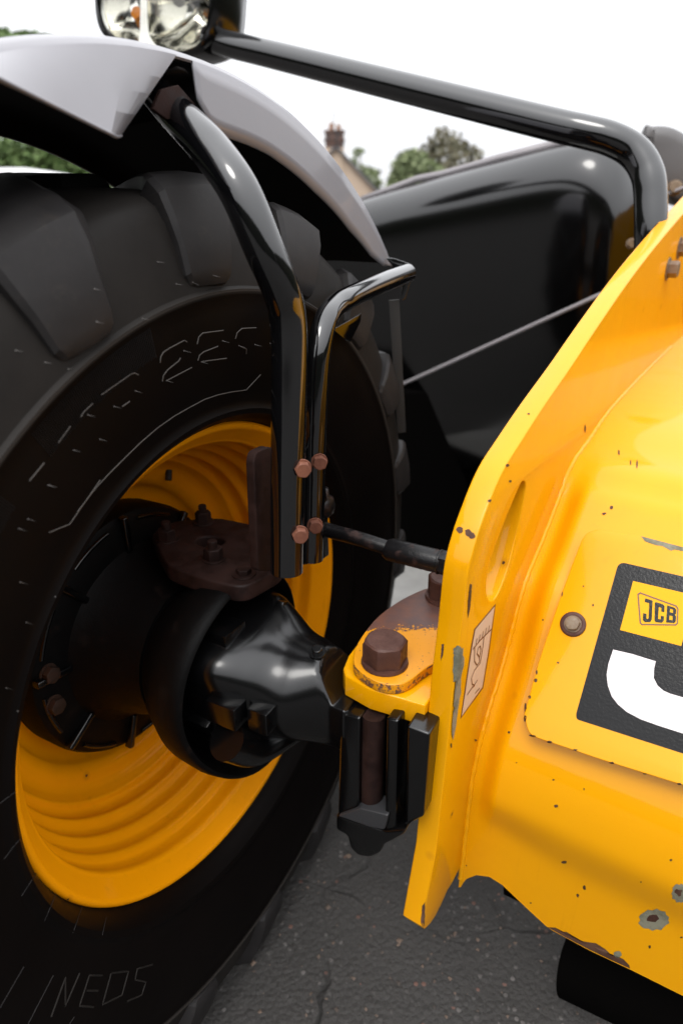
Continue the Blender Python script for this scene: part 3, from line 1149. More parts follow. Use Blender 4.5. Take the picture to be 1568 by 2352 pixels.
# hub reduction housing with ribs and nuts
hub = link('hub_housing', fixn(lathe_mesh([(-.234, .21), (-.232, .222), (-.19, .222), (-.178, .217), (-.172, .208), (-.168, .160), (-.145, .140), (-.09, .125), (-.06, .12), (-.05, .001)], 96)), M['cast_dull'], machine, True, Wm)
sharpen(hub.data, 30)
for k in range(9):
    a = 12 + 40 * k
    me = box_mesh(Frame(wc(-.168, a, .186), wc(0, a, 1) - C, wc(0, a + 90, 1) - C), -.030, .034, -.0055, .0055, -.006, .008, .003)
    link('rib', fixn(me), M['cast'], hub)
    pts = [wc(-.172, a + 9 + 22 * q / 6, .205) for q in range(7)]
    tube('rib', pts, .004, M['cast'], hub, 3, True, 1)
for a in (170, 187):
    bolt('nut', wc(-.171, a, .194), Ln, .024, .011, .016, M['rust_cast2'], hub, .2 * a)

# swivel bell and axle
bell = link('swivel_housing', fixn(lathe_mesh([(-.09, .10), (-.06, .118), (-.03, .145), (.0, .163), (.03, .166), (.045, .164), (.051, .160), (.0525, .157), (.045, .152), (-.01, .140), (-.03, .12), (-.04, .001)], 64)), M['cast_dull'], machine, True, Wm)
for v in bell.data.vertices:
    a_ = v.co.z / .16
    if v.co.z < 0:
        v.co.z *= 1.10; v.co.x += .045 * a_ * a_
    else: v.co.z *= .98; v.co.x += .012 * a_ * a_
    v.co.y *= .97
sharpen(bell.data, 45)
axp = smooth([Vector(p) for p in ((-.075, .001, 0), (-.07, .075, 0), (-.045, .095, 0), (-.01, .108, 0), (.045, .113, 0), (.085, .108, 0), (.115, .097, 0), (.145, .084, 0), (.18, .079, 0), (.21, .080, 0), (.24, .084, 0), (.258, .086, 0))], 5)
axle = link('axle_housing', fixn(lathe_mesh([(p.x, p.y) for p in axp] + [(.259, .001)], 96)), M['cast'], machine, True, Wm)
for v in axle.data.vertices:               # the casting is squared off round the joint and flat under the bracket
    x_, y_, z_ = v.co
    rr_ = math.hypot(y_, z_)
    if rr_ > .02:
        c_, s_ = y_ / rr_, z_ / rr_
        ang_ = math.radians(12); c2, s2 = c_ * math.cos(ang_) + s_ * math.sin(ang_), -c_ * math.sin(ang_) + s_ * math.cos(ang_)
        k_ = (abs(c2) ** 5 + abs(s2) ** 5) ** (-1 / 5)
        b_w = max(0, min(1, (.16 - x_) / .08)) * min(1, (x_ + .075) / .03)
        f_ = 1 + (k_ * .93 - 1) * b_w
        v.co.y *= f_; v.co.z *= f_
    if x_ > .165:                           # narrows from front to back towards the bracket, and slips under its plate
        q_ = min(1, (x_ - .165) / .07); q_ = q_ * q_ * (3 - 2 * q_)
        v.co.y *= 1 - .42 * q_
        q2_ = max(0, min(1, (x_ - .195) / .04))
        v.co.z = min(v.co.z, .086 - .060 * q2_)
# cast webs and pads on the axle
for (x0, x1, a0, aw, h_, t_) in ((-.01, .10, 62, .02, .012, 0), (.0, .06, 205, .03, .014, 0)):
    fr = Frame(wc((x0 + x1) / 2, a0, .108), Ln, (wc(0, a0 + 90, 1) - C))
    box('web', fr, -(x1 - x0) / 2, (x1 - x0) / 2, -aw / 2, aw / 2, -.01, h_, M['cast'], axle, .005)
for (px, py, w_, hh) in ((525, 1625, .026, .020), (608, 1640, .017, .020), (500, 1450, .030, .012)):
    p = onto(bvh_of([axle]), px, py, 0)
    if p is not None:
        fr = Frame(p, Ln, UP)
        box('cast_pad', fr, -w_, w_, -hh, hh * .9, -.03, .020, M['cast'], axle, .003)
p = onto(bvh_of([axle]), 730, 1500, 0)
if p is not None:
    bolt('breather_plug', p, UP + An * -.3, .014, .008, .013, M['cast'], axle)
# lower arm of the swivel, running down and back to the right
pts = [whit(520, 1700, .10), whit(580, 1715, .11), whit(640, 1690, .13), whit(690, 1665, .15)]
tube('swivel_arm', pts, [.030, .030, .026, .02], M['cast'], machine, 6)

# kingpin cap: rusty plate on top of the swivel with a slot and nuts
KZ = C.z + .172
kf = Frame((C.x, C.y, KZ), (1, 0, 0), (0, 1, 0))
ko = round_poly(kf.trs([(345, 1225), (400, 1195), (500, 1188), (585, 1205), (640, 1230), (650, 1300), (560, 1350), (470, 1330), (385, 1300)]), .02)
kh = [kf.tr(x, y) for x, y in [(483 + 33 * math.cos(a), 1243 + 12 * math.sin(a)) for a in [i * math.pi / 8 for i in range(16)]]]
kp = slab('kingpin_cap', kf, ko, -.028, 0, M['rust_cast'], machine, .004, [kh])
box('kingpin_neck', Frame(kf.hit(450, 1262), Ln, An), -.05, .05, -.03, .04, -.09, -.027, M['cast'], machine, .008)
bolt('cap_nut', kf.hit(491, 1285), UP, .026, .018, .018, M['rust_cast'], kp, .3, .003, .012)
bolt('cap_nut', kf.hit(385, 1240), UP, .026, .018, .018, M['rust_cast'], kp, .8, .003, .012)
bolt('cap_nut', kf.hit(468, 1200), UP, .024, .018, .018, M['rust_cast'], kp, .1, .003, .012)
bolt('cap_nut', kf.hit(560, 1320), UP, .020, .008, .018, M['rust_cast'], kp, .1)

# mudguard posts
pA = [whit(x, y, o) for x, y, o in ((352, 205, -.02), (395, 252, .0), (440, 297, .035), (487, 348, .07), (550, 440, .115), (605, 570, .14), (643, 660, .15), (659, 720, .15), (664, 800, .15), (663, 950, .15), (660, 1120, .15), (658, 1312, .15))]
postA = tube('mudguard_post', pA, [.019, .021, .0225, .0235, .0235, .0232, .0228, .0228, .0228, .0228, .0228, .0228], M['black'], machine, 12)
pB = [whit(x, y, o) for x, y, o in ((716, 1285, .12), (719, 1150, .12), (722, 1000, .12), (727, 860, .12), (734, 790, .12), (748, 735, .115), (772, 702, .105), (805, 682, .10), (870, 653, .085), (935, 628, .07))]
postB = tube('mudguard_strut', pB, .0175, M['black'], machine, 12)
# bolts through the posts
fdir = (Ln * .45 - An * .9)
for (px, py, rr) in ((694, 1074, .0), (733, 1059, .0), (688, 1225, 0), (723, 1205, 0)):
    bvp = bvh_of([postA, postB])
    p = onto(bvp, px, py, 0) or whit(px, py, .15)
    bolt('clamp_bolt', p - fdir.normalized() * -.001, Ln * .62 - An * .78, .019, .010, .0125, M['rust_bolt'], machine, .25 + px * .01, .002)
# clamp plates behind the posts
fb = Frame(whit(600, 1200, .10), An * 1.0, UP)
clamp = slab('clamp_plate', fb, round_poly(fb.trs([(575, 1060), (580, 1038), (608, 1025), (628, 1030), (625, 1310), (585, 1310)]), .006), -.008, .006, M['rust_cast'], machine, .002)
fb2 = Frame(whit(690, 1200, .105), An * 1.0, UP)
slab('clamp_plate', fb2, round_poly(fb2.trs([(640, 1040), (738, 1030), (752, 1150), (756, 1275), (735, 1290), (690, 1300), (640, 1318)]), .005), -.02, .0, M['cast'], machine, .002)

# steering rod
ball = whit(738, 1160, .09)
me = fixn(lathe_mesh([(-.02, .001), (-.02, .014), (-.012, .021), (0, .0235), (.012, .021), (.018, .013), (.03, .012), (.031, .001)], 24))
bf = Matrix.Translation(ball) @ Matrix.Rotation(math.radians(-90), 4, 'Y')
link('ball_joint', me, M['rust_rod'], machine, True, bf)
tube('track_rod', [whit(700, 1190, .09), at(745, 1215, 1.13), at(820, 1236, 1.10), at(895, 1260, 1.08)], [.018, .0125, .012, .012], M['rust_rod'], machine, 8, True, 3)
tube('rod_sleeve', [at(885, 1258, 1.08), at(895, 1262, 1.078), at(1000, 1288, 1.04), at(1012, 1291, 1.037)], [.0145, .0185, .0185, .0165], M['rust_rod'], machine, 10, True, 1)
bolt('lock_nut', at(1008, 1290, 1.04), (at(1060, 1303, 1.02) - at(1000, 1288, 1.04)), .034, .016, .02, M['rust_rod'], machine)
tube('rod_end', [at(1012, 1291, 1.037), at(1100, 1315, 1.0)], .012, M['rust_rod'], machine, 6, True, 1)

# axle pivot bracket: yellow shelf, worn cap, two big bolts
TZ = H - .604
tf = Frame((0, 0, TZ), (1, 0, 0), (0, 1, 0))
cap_pts = [(1120, 1330), (1020, 1342), (975, 1352), (925, 1375), (880, 1405), (850, 1435), (822, 1475), (812, 1505), (815, 1530), (845, 1555), (880, 1570), (915, 1572), (945, 1560), (985, 1530), (1060, 1490), (1120, 1470)]
CAPY = tf.hit(960, 1468).y
M['cap'] = cap_mat()
shelf_pts = [(1130, 1320), (985, 1352), (930, 1380), (880, 1412), (838, 1455), (800, 1505), (788, 1535), (793, 1552), (850, 1583), (985, 1624), (1130, 1660)]
def clip_plate(P, fr):
    res = []
    for x_, y_ in P:
        q = fr.w(x_, y_)
        e_ = (q - EYE).dot(Np_) - (-.27807 - .0335)
        if e_ > 0: q = q - Np_ * e_
        res.append(((q - fr.o).dot(fr.ex), (q - fr.o).dot(fr.ey)))
    return res


Np_ = Vector((math.cos(math.radians(-34)), math.sin(math.radians(-34)), 0))
sh = clip_plate(tf.trs(shelf_pts), tf)
shelf = slab('pivot_bracket', tf, sh, -.036, 0, M['yellow'], machine, .003)
cf = Frame((0, 0, TZ + .001), (1, 0, 0), (0, 1, 0))
cpz = .0165
cpl = clip_plate([cf.tr(x, y, cpz) for x, y in cap_pts], cf)
cap = slab('bearing_cap', cf, [(p.x, p.y) for p in smooth([Vector((a, b, 0)) for a, b in cpl], 3, True)], 0, cpz, M['cap'], machine, .002)
bolt('pivot_bolt', cf.hit(883, 1522, cpz), UP, .056, .034, .034, M['dark_bolt'], machine, .12, .006)
bolt('pivot_bolt', cf.hit(1022, 1372, cpz), UP, .056, .034, .034, M['dark_bolt'], machine, .5, .006)
# pivot casting below: frame of two bars round a rusty pin
pf = Frame(at(860, 1750, .955), Ln, UP)       # normal points to the front of the machine
def bx2(name, pts, z0, z1, mat, bev=.004, r=.004):
    return slab(name, pf, round_poly(pf.trs(pts), r), z0, z1, mat, machine, bev)
piv = bx2('pivot_casting', [(782, 1640), (1010, 1690), (1000, 1880), (935, 1895), (900, 1915), (868, 1930), (830, 1930), (800, 1905), (774, 1885)], -.16, -.035, M['cast'])
def sub(o): o.parent = piv; o.matrix_parent_inverse = WORLD[piv.name].inverted(); return o
sub(bx2('side_bar', [(781, 1640), (826, 1650), (822, 1880), (775, 1870)], -.036, .0, M['cast']))
sub(bx2('side_bar', [(886, 1650), (914, 1656), (908, 1905), (882, 1912)], -.036, .0, M['cast']))
sub(bx2('side_bar', [(938, 1660), (990, 1680), (975, 1870), (934, 1890)], -.036, .006, M['cast']))
sub(bx2('foot', [(774, 1866), (884, 1905), (935, 1900), (930, 1912), (902, 1928), (884, 1936), (874, 1956), (852, 1966), (824, 1962), (806, 1944), (800, 1916), (774, 1902)], -.036, .004, M['cast'], .004, .006))
sub(bx2('ledge', [(780, 1868), (830, 1850), (895, 1866), (886, 1900), (850, 1893)], -.03, .006, M['ledge'], .002))
tube('pivot_pin', [pf.hit(858, 1640, -.02), pf.hit(853, 1878, -.02)], .0165, M['rust_cast'], machine, 10, True, 1)

# ------------------------------------------------------------------ nose: side plate, cross member, cover panel
YP = math.radians(-34)
Np = Vector((math.cos(YP), math.sin(YP), 0))
Ap = Vector((-math.sin(YP), math.cos(YP), 0))
K = -.27807
pl = Frame(EYE + Np * K, Ap, UP)              # normal = Ap x UP
sgn = 1 if pl.n.dot(Np) > 0 else -1
front = [(975, 2135), (968, 2128), (1000, 1960), (1022, 1760), (1041, 1580), (1058, 1450), (1072, 1330), (1086, 1265), (1110, 1190), (1150, 1090), (1195, 1015), (1250, 930), (1310, 843), (1370, 752), (1440, 650), (1500, 571), (1568, 490), (1650, 400), (1760, 300)]
fl = [Vector((*pl.tr(*p), 0)) for p in front]
fl = [fl[0], fl[1]] + smooth(fl[2:], 4)
back = [(1900, 560), (1750, 690), (1568, 810), (1440, 950), (1350, 1060), (1300, 1150), (1260, 1240), (1215, 1347), (1172, 1505), (1130, 1645), (1100, 1751), (1060, 1985), (1036, 2032), (1028, 2044), (1012, 2080), (1000, 2104), (988, 2122)]
ol = [(p.x, p.y) for p in fl] + [pl.tr(*p) for p in back]
slotp = [(1203, 1106), (1195, 1112), (1172, 1165), (1145, 1232), (1125, 1290), (1117, 1340), (1119, 1370), (1127, 1380), (1140, 1370), (1158, 1330), (1172, 1285), (1188, 1220), (1202, 1150), (1207, 1115)]
so = [(p.x, p.y) for p in smooth([Vector((*pl.tr(*p), 0)) for p in slotp], 3, True)]
TH = .033
plate = slab('side_plate', pl, ol, -TH * sgn, 0, M['yellow'], machine, .0022, [so])

# cross member: one folded section run along Np
seam = [(1700, 660), (1568, 770), (1420, 915), (1345, 1015), (1308, 1068), (1277, 1150), (1240, 1245), (1199, 1347), (1157, 1505), (1115, 1645), (1094, 1725), (1078, 1810), (1066, 1900), (1056, 1990)]
sl = smooth([Vector((*pl.tr(*p), 0)) for p in seam], 5)
s7 = pl.w(*pl.tr(1078, 1810)); s8 = pl.w(*pl.tr(1052, 2040))
lw = Frame(s7, Np, (s8 - s7))                 # lower wall: x along Np, y down
arch = [(1036, 2032), (1056, 2040), (1068, 2020), (1093, 2010), (1123, 2014), (1153, 2033), (1200, 2078), (1258, 2132), (1350, 2182), (1448, 2228), (1568, 2288), (1700, 2352), (1900, 2450)]
ar = sorted(lw.tr(*p) for p in arch)
def arch_y(x):
    if x <= ar[0][0]: return ar[0][1]
    for a, b in zip(ar, ar[1:]):
        if a[0] <= x <= b[0]: return a[1] + (b[1] - a[1]) * (x - a[0]) / max(1e-6, b[0] - a[0])
    return ar[-1][1]
i7 = min(range(len(sl)), key=lambda i: (pl.w(sl[i].x, sl[i].y) - s7).length)
xs = []
x = 0.0
while x < .62:
    xs.append(x)
    x += .004 if x < .10 else .012
rows = []
def sstep(t):
    t = max(0.0, min(1.0, t)); return t * t * (3 - 2 * t)
wn = (pl.w(*pl.tr(1277, 1150)) - pl.w(*pl.tr(1115, 1645))).cross(Np).normalized()
if wn.dot(EYE - s7) < 0: wn = -wn
itop = min(range(len(sl)), key=lambda i: (pl.w(sl[i].x, sl[i].y) - pl.w(*pl.tr(1285, 1128))).length)
EMB = .021
rise = lambda x: sstep((x - .014) / .034)
for i in range(i7 + 1):
    p = pl.w(sl[i].x, sl[i].y)
    g_ = sstep((i - itop + 2.5) / 3.0)
    rows.append([p + Np * x + wn * (EMB * rise(x) * g_) + UP * (.004 * rise(x) * math.sin(math.pi * min(1, max(0, (itop + 1 - i) / 9.0)))) for x in xs])
for j in range(1, 13):
    f_ = j / 12
    rows.append([lw.w(x, arch_y(x) * f_) + wn * (EMB * rise(x) * sstep(1 - f_ * 2.6)) for x in xs])
me = grid(rows, False)
cm = mesh([v.co[:] for v in me.vertices], [tuple(p.vertices) for p in me.polygons])
# make the normals face outwards (towards the camera side)
nrm = cm.polygons[len(cm.polygons) // 2].normal
if nrm.dot(EYE - s7) < 0: cm.flip_normals()
cm = thick(cm, .010)
beam = link('cross_member', cm, M['yellow'], machine)
sharpen(cm, 40)
# weld along the joint
wl = []
for i in range(6, i7 + 26):
    if i <= i7: p = pl.w(sl[i].x, sl[i].y)
    else: p = s7 + (s8 - s7) * min(1, (i - i7) / 27)
    wl.append(p)
W2 = []
for i in range(len(wl) - 1):
    n = max(1, int((wl[i + 1] - wl[i]).length / .005))
    for j in range(n): W2.append(wl[i].lerp(wl[i + 1], j / n))
W2 = [p + Np * .0015 + Vector((rnd.uniform(-.0006, .0006), rnd.uniform(-.0006, .0006), 0)) for p in W2]
rr = [.0045 * (1 + .09 * math.sin(i * 1.7) + rnd.uniform(-.07, .07)) for i in range(len(W2))]
tube('weld_seam', W2, rr, M['yellow'], machine, 4, True, 1)

# cover panel on the sloping face
wall0 = pl.w(*pl.tr(1277, 1150)); wall1 = pl.w(*pl.tr(1115, 1645))
pw = Frame(wall0, Np, (wall0 - wall1))         # x along the beam, y up the face
if pw.n.dot(EYE - wall0) < 0:
    pw = Frame(wall0, -Np, (wall0 - wall1))
PT = .009
bvb = bvh_of([beam])
# lift the panel so that it clears the folded sheet everywhere
lift = 0.0
for q in ((1340, 1240), (1300, 1330), (1250, 1520), (1225, 1640), (1300, 1700), (1500, 1770), (1500, 1260), (1400, 1500)):
    h_ = onto(bvb, *q, 0)
    if h_ is not None: lift = max(lift, (h_ - pw.o).dot(pw.n))
print('panel lift', lift)
Z0 = lift + .001
Z1 = Z0 + .006
pan = [(1345, 1212), (1470, 1231), (1568, 1256), (1700, 1292), (1900, 1350), (1960, 1950), (1700, 1852), (1568, 1804), (1386, 1747), (1212, 1688), (1203, 1640), (1235, 1522), (1290, 1358)]
po = round_poly(pw.trs(pan, Z1), [.025, .0, .0, .0, .02, .02, 0, 0, 0, .022, 0, 0, 0], 6)
panel = slab('cover_panel', pw, po, Z0, Z1, M['yellow_fresh'], machine, .0012)
pb = pw.w(*pw.tr(1315, 1434, Z1), Z1)
wm_ = Matrix.Translation(pb) @ pw.n.to_track_quat('X', 'Z').to_matrix().to_4x4()
if (wm_.to_3x3() @ Vector((1, 0, 0))).dot(pw.n) < 0: wm_ = wm_ @ Matrix.Rotation(math.pi, 4, 'Z')
w_ = link('washer', fixn(lathe_mesh([(0, .001), (0, .0175), (.0012, .0182), (.0028, .0172), (.0030, .013), (.0022, .012), (.0022, .001)], 40)), M['dark_bolt'], panel, True, wm_)
bolt('panel_bolt', pb + pw.n * .0022, pw.n, .0185, .0085, .0125, M['steel_bolt'], panel, .35, .0012)
c7 = lambda L: [(1016.8 + x * .3515, 1065.5 + y * .3515) for x, y in L]
def dec(name, pts, lvl, mat, r=0.0, sm=0, holes=()):
    z = Z1 + .0004 * lvl
    P = pw.trs(pts, z)
    if r: P = round_poly(P, r, 5)
    if sm: P = [(p.x, p.y) for p in smooth([Vector((a, b, 0)) for a, b in P], sm, True)]
    return slab(name, pw, P, z - .0004, z, mat, panel, 0, [pw.trs(h, z) for h in holes])
dec('black_sticker', [(1420, 1290), (1568, 1324), (1900, 1400), (1940, 1850), (1568, 1731), (1323, 1652), (1322, 1640)], 1, M['decal_black'], [.010, 0, .01, .01, 0, .010, .004])
dec('yellow_square', [(1452.7, 1334.4), (1592, 1367), (1563.4, 1483.8), (1422.8, 1446.9)], 2, M['decal_yellow'])
jw = [(1407, 1492), (1450, 1502), (1504.7, 1519), (1501, 1535), (1500, 1557), (1509, 1575), (1522, 1586), (1537, 1593), (1568, 1602), (1640, 1622), (1760, 1660), (1750, 1745), (1640, 1708), (1568, 1685), (1509, 1666), (1470, 1652), (1438, 1635), (1418, 1618), (1404, 1600), (1395, 1575), (1392, 1550), (1396, 1525)]
dec('white_letter', jw, 2, M['decal_white'])
fr_o = c7([(1268, 850), (1285, 838), (1525, 925), (1537, 945), (1533, 1045), (1520, 1056), (1295, 1053), (1283, 1040)])
fr_i = c7([(1277, 856), (1288, 848), (1518, 932), (1529, 948), (1525, 1040), (1515, 1048), (1300, 1045), (1292, 1036)])
dec('badge_outline', fr_o, 3, M['decal_brown'], holes=[fr_i])
dec('badge_letter_J', c7([(1318, 878), (1368, 893), (1362, 1018), (1352, 1034), (1318, 1034), (1304, 1020), (1306, 975), (1328, 980), (1327, 1010), (1336, 1014), (1341, 1008), (1346, 910), (1317, 902)]), 3, M['decal_black'])
dec('badge_letter_C', c7([(1388, 902), (1436, 918), (1446, 930), (1444, 968), (1424, 964), (1425, 940), (1408, 934), (1403, 1012), (1420, 1016), (1422, 992), (1442, 996), (1440, 1026), (1428, 1038), (1388, 1034), (1380, 1022), (1382, 910)]), 3, M['decal_black'])
dec('badge_letter_B', c7([(1463, 924), (1512, 940), (1522, 952), (1521, 978), (1513, 986), (1521, 996), (1519, 1028), (1508, 1040), (1456, 1036)]), 3, M['decal_black'],
    holes=[c7([(1482, 946), (1502, 952), (1501, 974), (1480, 969)]), c7([(1478, 990), (1499, 995), (1497, 1022), (1476, 1018)])])
dec('bare_edge', [(1471, 1231.5), (1500, 1239), (1568, 1257), (1568, 1266), (1548, 1262), (1540, 1265), (1520, 1254), (1505, 1252), (1490, 1247), (1480, 1243)], 1, M['primer'])

# lifting point label on the side plate
def pdec(name, pts, lvl, mat, holes=()):
    z = .0004 * lvl * sgn
    return slab(name, pl, pl.trs(pts, z), z - .0003 * sgn, z, mat, plate, 0, [pl.trs(h, z) for h in holes])
pdec('label_edge', c7([(344, 915), (205, 1080), (184, 1190), (115, 1665), (262, 1465), (300, 1240)]), 1, M['decal_brown'])
pdec('lifting_label', c7([(336, 935), (212, 1085), (192, 1195), (124, 1645), (256, 1458), (293, 1236)]), 2, M['decal_cream'])
def ribbon(name, lines, wd, lvl, mat, fr, parent):
    V, Fc = [], []
    z = .0004 * lvl * sgn
    for ln in lines:
        P = [Vector((*fr.tr(*p, z), 0)) for p in ln]
        i0 = len(V)
        for i, p in enumerate(P):
            t = (P[min(i + 1, len(P) - 1)] - P[max(0, i - 1)]).normalized()
            s = Vector((-t.y, t.x, 0)) * wd / 2
            V += [fr.w(p.x + s.x, p.y + s.y, z), fr.w(p.x - s.x, p.y - s.y, z)]
        for i in range(len(P) - 1):
            a = i0 + 2 * i; Fc.append((a, a + 1, a + 3, a + 2))
    return link(name, mesh(V, Fc), mat, parent, False)
hk = [[(195, 1212), (245, 1150), (315, 1082)], [(215, 1180), (222, 1140)], [(235, 1158), (243, 1115)], [(256, 1135), (264, 1092)], [(276, 1115), (284, 1070)], [(296, 1098), (303, 1055)],
      [(208, 1200), (206, 1290), (222, 1316), (240, 1290), (238, 1262), (222, 1240), (232, 1200), (244, 1190), (248, 1215), (240, 1262)], [(268, 1130), (262, 1190), (244, 1300), (205, 1350), (186, 1400), (190, 1440), (204, 1446), (226, 1412)], [(158, 1510), (190, 1462), (208, 1448)], [(210, 1500), (240, 1465)]]
ribbon('printed_hook', [c7(l) for l in hk], .0022, 3, M['decal_brown'], pl, plate)

# nuts on the upper side plate
for (px, py) in ((1540, 618), (1566, 570)):
    bolt('plate_nut', pl.w(*pl.tr(px - 8, py)), Np * sgn if sgn > 0 else Np, .030, .020, .024, M['steel_bolt'], plate, .4, .002)

# knocks in the paint
bvy = bvh_of([plate, beam, panel])
c9 = lambda x, y: (783.5 + .5 * x, 1690 + .5 * y)
for (x, y, a, b_) in ((973, 202, 6, 4), (985, 322, 9, 7), (1024, 580, 13, 7), (1116, 697, 7, 10), (1085, 732, 6, 9), (1415, 968, 5, 8), (1512, 570, 6, 6), (595, 295, 4, 5), (562, 563, 3, 3), (574, 595, 3, 3), (1375, 670, 3, 4), (870, 767, 5, 3), (1114, 245, 3, 6), (1560, 925, 6, 4), (804, 123, 3, 3), (620, 115, 4, 3), (503, 45, 4, 10)):
    q = c9(x, y); patch('paint_chip', bvy, ellipse_px(*q, a * .5, b_ * .5, 9, .25), M['brown_chip'], beam)
for (x, y, a, b_, a2, b2) in ((1437, 845, 35, 24, 15, 9), (1556, 722, 20, 21, 8, 8), (1268, 1003, 9, 8, 0, 0)):
    q = c9(x, y)
    patch('paint_chip', bvy, ellipse_px(*q, a, b_, 22, .13), M['primer'], beam, .0006)
    if a2: patch('paint_chip', bvy, ellipse_px(q[0] - 4, q[1] - 3, a2, b2, 12, .3), M['brown_chip'], beam, .0011)
patch('paint_chip', bvy, [(1257, 2129), (1275, 2130), (1285, 2139), (1300, 2140), (1310, 2150), (1340, 2162), (1368, 2166), (1390, 2180), (1405, 2195), (1430, 2202), (1444, 2216), (1446, 2224), (1400, 2203), (1350, 2179), (1300, 2153)], M['brown_chip'], beam, .0006)
for (cx_, cy_, a, b_) in ((1056, 1217, 8, 7), (1075, 1224, 8, 8), (1084, 1231, 7, 7), (1123, 1150, 4, 3), (1213, 951, 3, 2), (1164, 1069, 4, 3), (1170, 1105, 3, 3)):
    patch('paint_chip', bvy, ellipse_px(cx_, cy_, a, b_, 10, .2), M['brown_chip'], plate)
for (x_, y_, a_, b2_, rt) in ((1051, 1525, 10, 44, .08), (1048, 1590, 7, 46, .09), (1042, 1650, 5, 48, .10), (1050, 1495, 8, 12, 0)):
    patch('paint_chip', bvy, ellipse_px(x_, y_, a_, b2_, 20, .16, rt), M['primer'], plate, .0008 + .0001 * a_)
patch('paint_chip', bvy, [(1078, 1340), (1082, 1342), (1078, 1400), (1072, 1420), (1073, 1380)], M['brown_chip'], plate, .0007, .6)
patch('paint_chip', bvy, [(1014, 1480), (1019, 1478), (1018, 1500), (1012, 1518)], M['brown_chip'], plate, .0007, .6)
patch('paint_chip', bvy, [(970, 2080), (976, 2072), (974, 2110), (972, 2132), (966, 2118)], M['brown_chip'], plate, .0007, .5)
patch('paint_chip', bvy, [(924, 2028), (930, 2026), (934, 2040), (928, 2042)], M['primer'], plate, .0007, .5)
for (x, y, a, b_) in ((1342, 985, 2, 9), (1420, 1040, 2, 6), (1462, 1065, 2, 10), (1447, 1062, 1.5, 6), (1386, 1180, 5, 3), (1403, 1166, 4, 4), (1361, 1390, 2, 3), (1281, 1522, 3, 2), (1169, 1682, 3, 3), (1091, 1700, 3, 3), (1339, 1347, 2, 2), (1246, 1424, 2, 2)):
    patch('paint_chip', bvy, ellipse_px(x, y, a, b_, 8, .3), M['brown_chip'], beam)
patch('paint_chip', bvy, ellipse_px(1229, 1563, 5, 5, 8, .3), M['brown_chip'], panel)
patch('paint_chip', bvy, ellipse_px(1216, 1601, 4, 4, 8, .3), M['brown_chip'], panel)

for (x, y, a, b_) in ((1206, 1625, 3, 9), (1205, 1650, 3, 8), (1222, 1690, 8, 3), (1262, 1704, 6, 2.5), (1320, 1722, 5, 2), (1404, 1752, 6, 2.5), (1480, 1777, 5, 2), (1560, 1801, 6, 2.5), (1232, 1545, 2, 5), (1290, 1365, 1.5, 6)):
    patch('paint_chip', bvy, ellipse_px(x, y, a, b_, 9, .3, .1), M['brown_chip'], panel, .0007)

# dark frame pieces under the nose
uf = Frame(at(1190, 2080, 1.16), Np, UP)
slab('underframe_plate', uf, uf.trs([(1138, 1960), (1140, 2085), (1250, 2140), (1420, 2250), (1700, 2352), (1700, 2000)]), -.05, -.03, M['belly'], machine, .002)
tube('underframe_tube', [at(1300, 2215, 1.24), at(1800, 2440, 1.04)], .055, M['belly'], machine, 10, True, 1)

# ------------------------------------------------------------------ mudguard
def gp(o, deg, r): return wc(o, deg, r)
angs = [130 - i * (130 - 43.5) / 44 for i in range(45)]
cross = [(.020, .828), (.014, .834), (-.002, .839), (-.10, .841), (-.25, .837), (-.40, .828), (-.428, .824), (-.436, .812), (-.440, .784)]
def taper(a): return 1.0 - max(0, (50 - a) / 7) * .0
shell = grid([[gp(o, a, r) for (o, r) in cross] for a in angs])
def outward(me, c):
    p = me.polygons[len(me.polygons) // 2]
    if p.normal.dot(p.center - c) < 0: me.flip_normals()
    return me
outward(shell, C - Ln * .2)
ms = thick(shell, .003)
guard = link('mudguard', ms, M['grey_guard'], machine)
sharpen(ms, 40)
cross2 = [(.016, .824), (.010, .829), (-.006, .834), (-.10, .836), (-.25, .832), (-.40, .823), (-.423, .818), (-.431, .808), (-.434, .785)]
ln_ = grid([[gp(o, a, r) for (o, r) in cross2] for a in angs])
link('mudguard_liner', ln_, M['liner'], guard)
# inboard skirt running down the back
sk = []
sk_in = [(88.5, .790), (87, .762), (86, .757), (83.8, .756), (77.6, .757), (67.9, .752), (57.8, .755), (50.2, .771), (46, .795), (43.6, .826)]
def rin(a):
    for (a0, r0), (a1, r1) in zip(sk_in, sk_in[1:]):
        if a1 <= a <= a0: return r0 + (r1 - r0) * (a0 - a) / (a0 - a1)
    return .827
rows = []
for i in range(60):
    a = 88.5 - i * (88.5 - 43.6) / 59
    ri = rin(a)
    rows.append([gp(.020 + (.828 - (.828 + (ri - .828) * f_)) * .12, a, .828 + (ri - .828) * f_) for f_ in (0, .25, .5, .75, 1)])
me = grid(rows)
p0 = me.polygons[100]
if p0.normal.dot(Ln) < 0: me.flip_normals()
me2 = me.copy(); me2.flip_normals(); me2.transform(Matrix.Translation(-Ln * .0036))
link('skirt', thick(me, .003), M['grey_guard'], guard)
link('skirt_liner', me2, M['liner'], guard)
# flared flap at the top with its folded end
def edge_at(x, y, o):
    q = Wm.inverted() @ whit(x, y, o)
    return wc(o, math.degrees(math.atan2(q.z, q.y)), .829)


